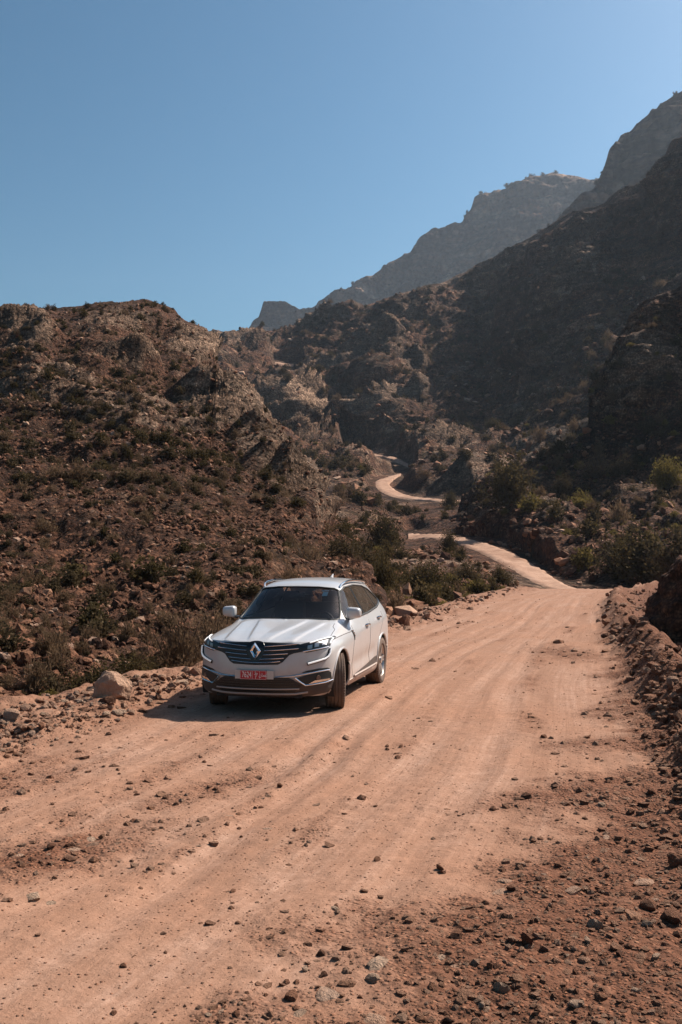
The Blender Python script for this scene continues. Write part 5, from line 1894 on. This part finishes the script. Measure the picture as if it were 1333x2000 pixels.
for sgn in (1, -1):
    S = (lambda P: P) if sgn > 0 else mir
    s1 = (lambda P: [(sgn * x, z) for x, z in P])
    HL = S([(.49, .868), (.58, .893), (.72, .922), (.815, .945), (.838, .932), (.845, .85), (.83, .825), (.72, .800), (.615, .782), (.545, .808), (.50, .845)])
    hl = part('headlight', patch_mesh('headlight', HL, hit_front, 0.008, M_BLACK, 0.02, 0.02))
    part('light_strip', tube_mesh('light_strip', [hit_front(x, z, .016) for x, z in dense(s1([(.64, .893), (.74, .917), (.805, .933), (.828, .922), (.833, .87)]), .02, False)], .011, M_DRL, 8, flat=.8), hl)
    for q, (cx, w) in enumerate(((.645, .05), (.715, .045), (.785, .04))):
        part('lamp_reflector', patch_mesh('lamp_reflector', s1([(cx - w / 2, .822 + .02 * q), (cx + w / 2, .830 + .02 * q), (cx + w / 2, .876 + .02 * q), (cx - w / 2, .866 + .02 * q)]) if sgn > 0 else s1([(cx - w / 2, .822 + .02 * q), (cx + w / 2, .830 + .02 * q), (cx + w / 2, .876 + .02 * q), (cx - w / 2, .866 + .02 * q)])[::-1], hit_front, .013, M_REFL, .02, 0.004), hl)
    part('turn_indicator', tube_mesh('turn_indicator', [hit_front(sgn * x, .800 + (x - .6) * .16, .012) for x in np.linspace(.57, .83, 10)], .008, M_CHROME, 6), hl)
    dr = dense(s1([(.845, .815), (.842, .76), (.828, .722), (.80, .697), (.72, .672), (.625, .645)]), .02, False)
    part('light_hook_bezel', tube_mesh('light_hook_bezel', [hit_front(x, z - .006, .002) for x, z in dr], .028, M_BLACK, 8, flat=.75))
    part('light_hook', tube_mesh('light_hook', [hit_front(x, z, .022) for x, z in dr], .0125, M_DRL, 8))
    FG = S([(.50, .468), (.60, .500), (.74, .528), (.835, .540), (.855, .520), (.862, .425), (.80, .405), (.60, .385)])
    fg = part('fog_lamp_bay', patch_mesh('fog_lamp_bay', FG, hit_front, .015, M_GRILL, .018, .025))
    part('fog_lamp', tube_mesh('fog_lamp', [hit_front(sgn * .735, .465, .0), hit_front(sgn * .735, .465, .028)], [.034, .030], M_AMBER, 12), fg)
    part('bay_trim', tube_mesh('bay_trim', [hit_front(x, z, .019) for x, z in dense(s1([(.49, .478), (.54, .43), (.60, .382), (.80, .402), (.866, .424)]), .02, False)], .009, M_CHROME, 6), fg)
    part('bay_blade', patch_mesh('bay_blade', S([(.63, .398), (.845, .427), (.84, .447), (.70, .437)]), hit_front, .024, M_CHROME, .02, .01), fg)
    UP = S([(.56, .535), (.62, .558), (.74, .577), (.83, .580), (.85, .565), (.845, .552), (.74, .543)])
    part('bumper_slot', patch_mesh('bumper_slot', UP, hit_front, .005, M_GRILL, .02, .01))
    part('bumper_chrome', tube_mesh('bumper_chrome', [hit_front(x, z, .010) for x, z in dense(s1([(.26, .487), (.44, .495), (.60, .520), (.74, .543), (.845, .553)]), .03, False)], .0085, M_CHROME, 6))
LOWP = sym([(0, .43), (.50, .43), (.60, .378), (.80, .397), (.868, .415), (.866, .335), (.82, .275), (.62, .243), (.40, .238), (0, .236)])
lowp = part('lower_bumper', patch_mesh('lower_bumper', LOWP, hit_front, .013, M_PLASTIC, .018, .03))
INT = sym([(0, .485), (.42, .478), (.47, .455), (.56, .375), (.52, .352), (0, .350)])
intake = part('lower_intake', patch_mesh('lower_intake', INT, hit_front, .020, M_GRILL, .03, .02))
for z, xx in ((.445, .44), (.415, .48), (.385, .52)):
    part('intake_bar', tube_mesh('intake_bar', [hit_front(x, z, .022) for x in np.linspace(-xx, xx, 16)], .0045, M_BLACK, 5), intake)
part('skid_trim', tube_mesh('skid_trim', [hit_front(x, .345, .024) for x in np.linspace(-.53, .53, 16)], .010, M_SILL, 6))
part('skid_trim', tube_mesh('skid_trim', [hit_front(x, .285 + .10 * max(0, abs(x) - .48), .020) for x in np.linspace(-.62, .62, 18)], .013, M_SILL, 6))
part('lower_slot', patch_mesh('lower_slot', sym([(0, .333), (.50, .333), (.47, .305), (0, .303)]), hit_front, .019, M_GRILL, .03, .01))

# ---- number plate
py_ = hit_front(0, .515, 0).y + .022
plate = part('number_plate', box_mesh('number_plate', [((0, py_, .517), (.50, .014, .108))], M_PLATE, .004), smooth=False)
red = part('red_plate', box_mesh('red_plate', [((0.01, py_ + .010, .514), (.345, .012, .112))], M_RED, .003), plate, smooth=False)
tag(plate, 'white plate holder with red plate reading 7624')
ypl = py_ + .0175
U = lambda u: 0.01 + u          # seen from in front +x is to the left
fr_ = [((0.01, ypl, .514 + .051), (.333, .003, .0025)), ((0.01, ypl, .514 - .051), (.333, .003, .0025))]
for xx in (-.167, .167):
    fr_.append(((0.01 + xx, ypl, .514), (.0025, .003, .105)))
for xx in (0.010, -.085):
    fr_.append(((0.01 + xx, ypl, .514), (.002, .003, .10)))
part('plate_border', box_mesh('plate_border', fr_, M_WHITE), plate, smooth=False)


def text_mesh(name, body, size, mat, thick=.002):
    cu = bpy.data.curves.new(name, 'FONT')
    cu.body = body
    cu.size = size
    cu.extrude = thick
    cu.align_x = 'CENTER'
    cu.align_y = 'CENTER'
    to = bpy.data.objects.new(name, cu)
    COL.objects.link(to)
    me = bpy.data.meshes.new_from_object(to.evaluated_get(bpy.context.evaluated_depsgraph_get()))
    COL.objects.unlink(to)
    bpy.data.objects.remove(to)
    me.materials.clear()
    me.materials.append(mat)
    return me


def put_text(name, body, size, x, z, sx=1.0, sz=1.0):
    me = text_mesh(name, body, size, M_WHITE)
    o = part(name, me, plate, smooth=False)
    o.location = (x, ypl, z)
    o.rotation_euler = (math.pi / 2, 0, math.pi)
    o.scale = (sx, sz, 1)
    return o


put_text('plate_digits', '7624', .108, .094, .514, 0.58, 0.95)
put_text('plate_letter', '\uFEC1', .062, -.028, .535, 1.0, 1.0)
put_text('plate_letter', '\u0662', .06, -.028, .487, 1.0, 1.0)
put_text('plate_country', '\uFEE5\uFE8E\uFEE4\uFECB', .062, -.118, .514, 0.85, 1.0)

# ---- wheels
def lathe(name, prof, mat, n=48):
    V, F = [], []
    for k in range(n):
        a = 2 * math.pi * k / n
        for (x, r) in prof:
            V.append((x, r * math.cos(a), r * math.sin(a)))
    m = len(prof)
    for k in range(n):
        j = (k + 1) % n
        for i in range(m - 1):
            F.append((k * m + i, k * m + i + 1, j * m + i + 1, j * m + i))
    me = bpy.data.meshes.new(name)
    me.from_pydata(V, [], F)
    me.materials.append(mat)
    me.update()
    return me


prof = [(-.095, .245), (-.112, .262), (-.120, .30), (-.116, .328), (-.104, .344)]
xs = -.104
for g in (-.066, -.024, .024, .066):
    prof += [(g - .008, .3575 - .12 * (g - .008) ** 2 * 8 * .2), (g - .006, .347), (g + .006, .347), (g + .008, .3575 - .12 * (g + .008) ** 2 * 8 * .2)]
prof += [(.104, .344), (.116, .328), (.120, .30), (.112, .262), (.095, .245)]
ty = lathe('tyre', prof, M_TYRE, 72)
rimp = [(-.09, .246), (-.06, .225), (.05, .222), (.085, .238), (.100, .250), (.092, .254), (.07, .246)]
rim_m = lathe('rim', rimp, M_RIM, 48)
# blocks across the tread shoulders
bl = bmesh.new()
for k in range(60):
    a = 2 * math.pi * k / 60
    for s in (-1, 1):
        b2 = bmesh.ops.create_cube(bl, size=1)['verts']
        bmesh.ops.scale(bl, vec=(.030, .024, .012), verts=b2)
        bmesh.ops.translate(bl, vec=(s * .094, 0, .3475), verts=b2)
        bmesh.ops.rotate(bl, cent=(0, 0, 0), matrix=Matrix.Rotation(a, 3, 'X'), verts=b2)
tb = bpy.data.meshes.new('tread_blocks')
bl.to_mesh(tb); bl.free()
tb.materials.append(M_TYRE)
sp = bmesh.new()
for k in range(5):
    for d in (-.13, .13):
        b2 = bmesh.ops.create_cube(sp, size=1)['verts']
        bmesh.ops.scale(sp, vec=(.028, .030, .19), verts=b2)
        for v in b2:
            if v.co.z > 0: v.co.y *= .8
            v.co.x += -.018 * (1 if v.co.z < 0 else 0)
        bmesh.ops.translate(sp, vec=(.082, 0, .14), verts=b2)
        bmesh.ops.rotate(sp, cent=(0, 0, 0), matrix=Matrix.Rotation(2 * math.pi * k / 5 + d, 3, 'X'), verts=b2)
h = bmesh.ops.create_cone(sp, cap_ends=True, segments=20, radius1=.062, radius2=.05, depth=.04)['verts']
bmesh.ops.rotate(sp, cent=(0, 0, 0), matrix=Matrix.Rotation(math.pi / 2, 3, 'Y'), verts=h)
bmesh.ops.translate(sp, vec=(.08, 0, 0), verts=h)
spm = bpy.data.meshes.new('spokes')
sp.to_mesh(spm); sp.free()
spm.materials.append(M_RIM)
brm = lathe('brake_disc', [(.0, .02), (.02, .15), (.0, .15), (-.02, .05)], plain('brake_steel', (.10, .09, .085), .5, .6), 24)
for sx in (1, -1):
    for ax_, steer in ((AXF, 1), (AXR, 0)):
        w = link(bpy.data.objects.new('wheel', None), car)
        w.location = (sx * .803, ax_, WR)
        w.rotation_euler = (0, 0, (math.radians(17) if steer else 0) + (0 if sx > 0 else math.pi))
        for nm, m in (('tyre', ty), ('rim', rim_m), ('tread_block', tb), ('spokes', spm), ('brake_disc', brm)):
            ob = link(bpy.data.objects.new(nm, m), w)
            if nm != 'tread_block':
                m.polygons.foreach_set('use_smooth', np.ones(len(m.polygons), bool))
                m.set_sharp_from_angle(angle=math.radians(30))
            ob.rotation_euler = (random.uniform(0, 6.28), 0, 0)

# ---- underside and cabin
part('underbody', box_mesh('underbody', [((0, 0, .26), (1.12, 4.2, .08)), ((0, -1.9, .33), (1.5, .7, .1)), ((0, 1.75, .31), (1.0, .5, .10)), ((0, 0, .30), (1.7, 1.8, .06))], M_LINER), smooth=False)
part('cabin_floor', box_mesh('cabin_floor', [((0, -.45, .50), (1.6, 2.9, .04)), ((0, .98, .72), (1.5, .04, .5))], M_DASH), smooth=False)
part('dashboard', box_mesh('dashboard', [((0, .66, .93), (1.40, .46, .26)), ((0, .80, 1.03), (1.25, .30, .06)), ((-.36, .46, 1.06), (.30, .12, .07)), ((0.0, .44, 1.02), (.20, .05, .16))], M_DASH, .03))
for sx in (.36, -.36):
    st = part('front_seat', box_mesh('front_seat', [((sx, -.20, .66), (.50, .52, .20)), ((sx, -.50, 1.00), (.48, .15, .62), Matrix.Rotation(math.radians(14), 3, 'X'))], M_SEAT, .05))
    part('headrest', box_mesh('headrest', [((sx, -.60, 1.37), (.26, .10, .18), Matrix.Rotation(math.radians(10), 3, 'X'))], M_SEAT, .04), st)
rs = part('rear_seat', box_mesh('rear_seat', [((0, -1.15, .68), (1.3, .5, .2)), ((0, -1.45, .98), (1.3, .16, .56), Matrix.Rotation(math.radians(16), 3, 'X'))], M_SEAT, .05))
for sx in (.42, 0, -.42):
    part('headrest', box_mesh('headrest', [((sx, -1.56, 1.30), (.24, .09, .13), Matrix.Rotation(math.radians(10), 3, 'X'))], M_SEAT, .035), rs)
whl = []
for k in range(28):
    a = 2 * math.pi * k / 28
    whl.append(Vector((-.36 + .185 * math.cos(a), .36 - .185 * math.sin(a) * .38, 1.02 + .185 * math.sin(a) * .92)))
sw = part('steering_wheel', tube_mesh('steering_wheel', whl, .015, M_DASH, 6, True))
part('steering_hub', box_mesh('steering_hub', [((-.36, .37, 1.01), (.13, .05, .10)), ((-.36, .37, 1.01), (.34, .02, .03))], M_DASH, .01), sw)
mir_ = hit_front(0, 1.49, -.06)
part('interior_mirror', box_mesh('interior_mirror', [((mir_.x, mir_.y - .02, mir_.z - .01), (.24, .04, .065))], M_DASH, .015))
hd = lambda x, z, o=0.0: hit_front(x, z, o)
part('headliner', patch_mesh('headliner', [(-.48, .20), (.48, .20), (.46, -1.7), (-.46, -1.7)], lambda x, y, o: hit_top(x, y, -.04), 0, plain('headliner_cloth', (.30, .28, .26), .9), .15, 0))
part('windscreen_sticker', patch_mesh('windscreen_sticker', [(-.46, 1.43), (-.39, 1.43), (-.39, 1.485), (-.46, 1.485)], hit_front, -.010, M_STICK, .03, 0))
part('windscreen_sticker', patch_mesh('windscreen_sticker', [(-.46, 1.495), (-.36, 1.495), (-.36, 1.507), (-.46, 1.507)], hit_front, -.010, M_STICK, .03, 0))
for sgn in (1, -1):
    a, b = hit_front(sgn * .62, 1.117, .012), hit_front(sgn * .02 - .05, 1.135, .012)
    part('wiper', tube_mesh('wiper', [a, (a + b) / 2 + Vector((0, .004, .004)), b], .009, M_BLACK, 6))
part('antenna', tube_mesh('antenna', [hit_top(0, -1.72, -.005), hit_top(0, -1.76, .03), hit_top(0, -1.82, .07)], [.03, .02, .008], M_PAINT, 8))
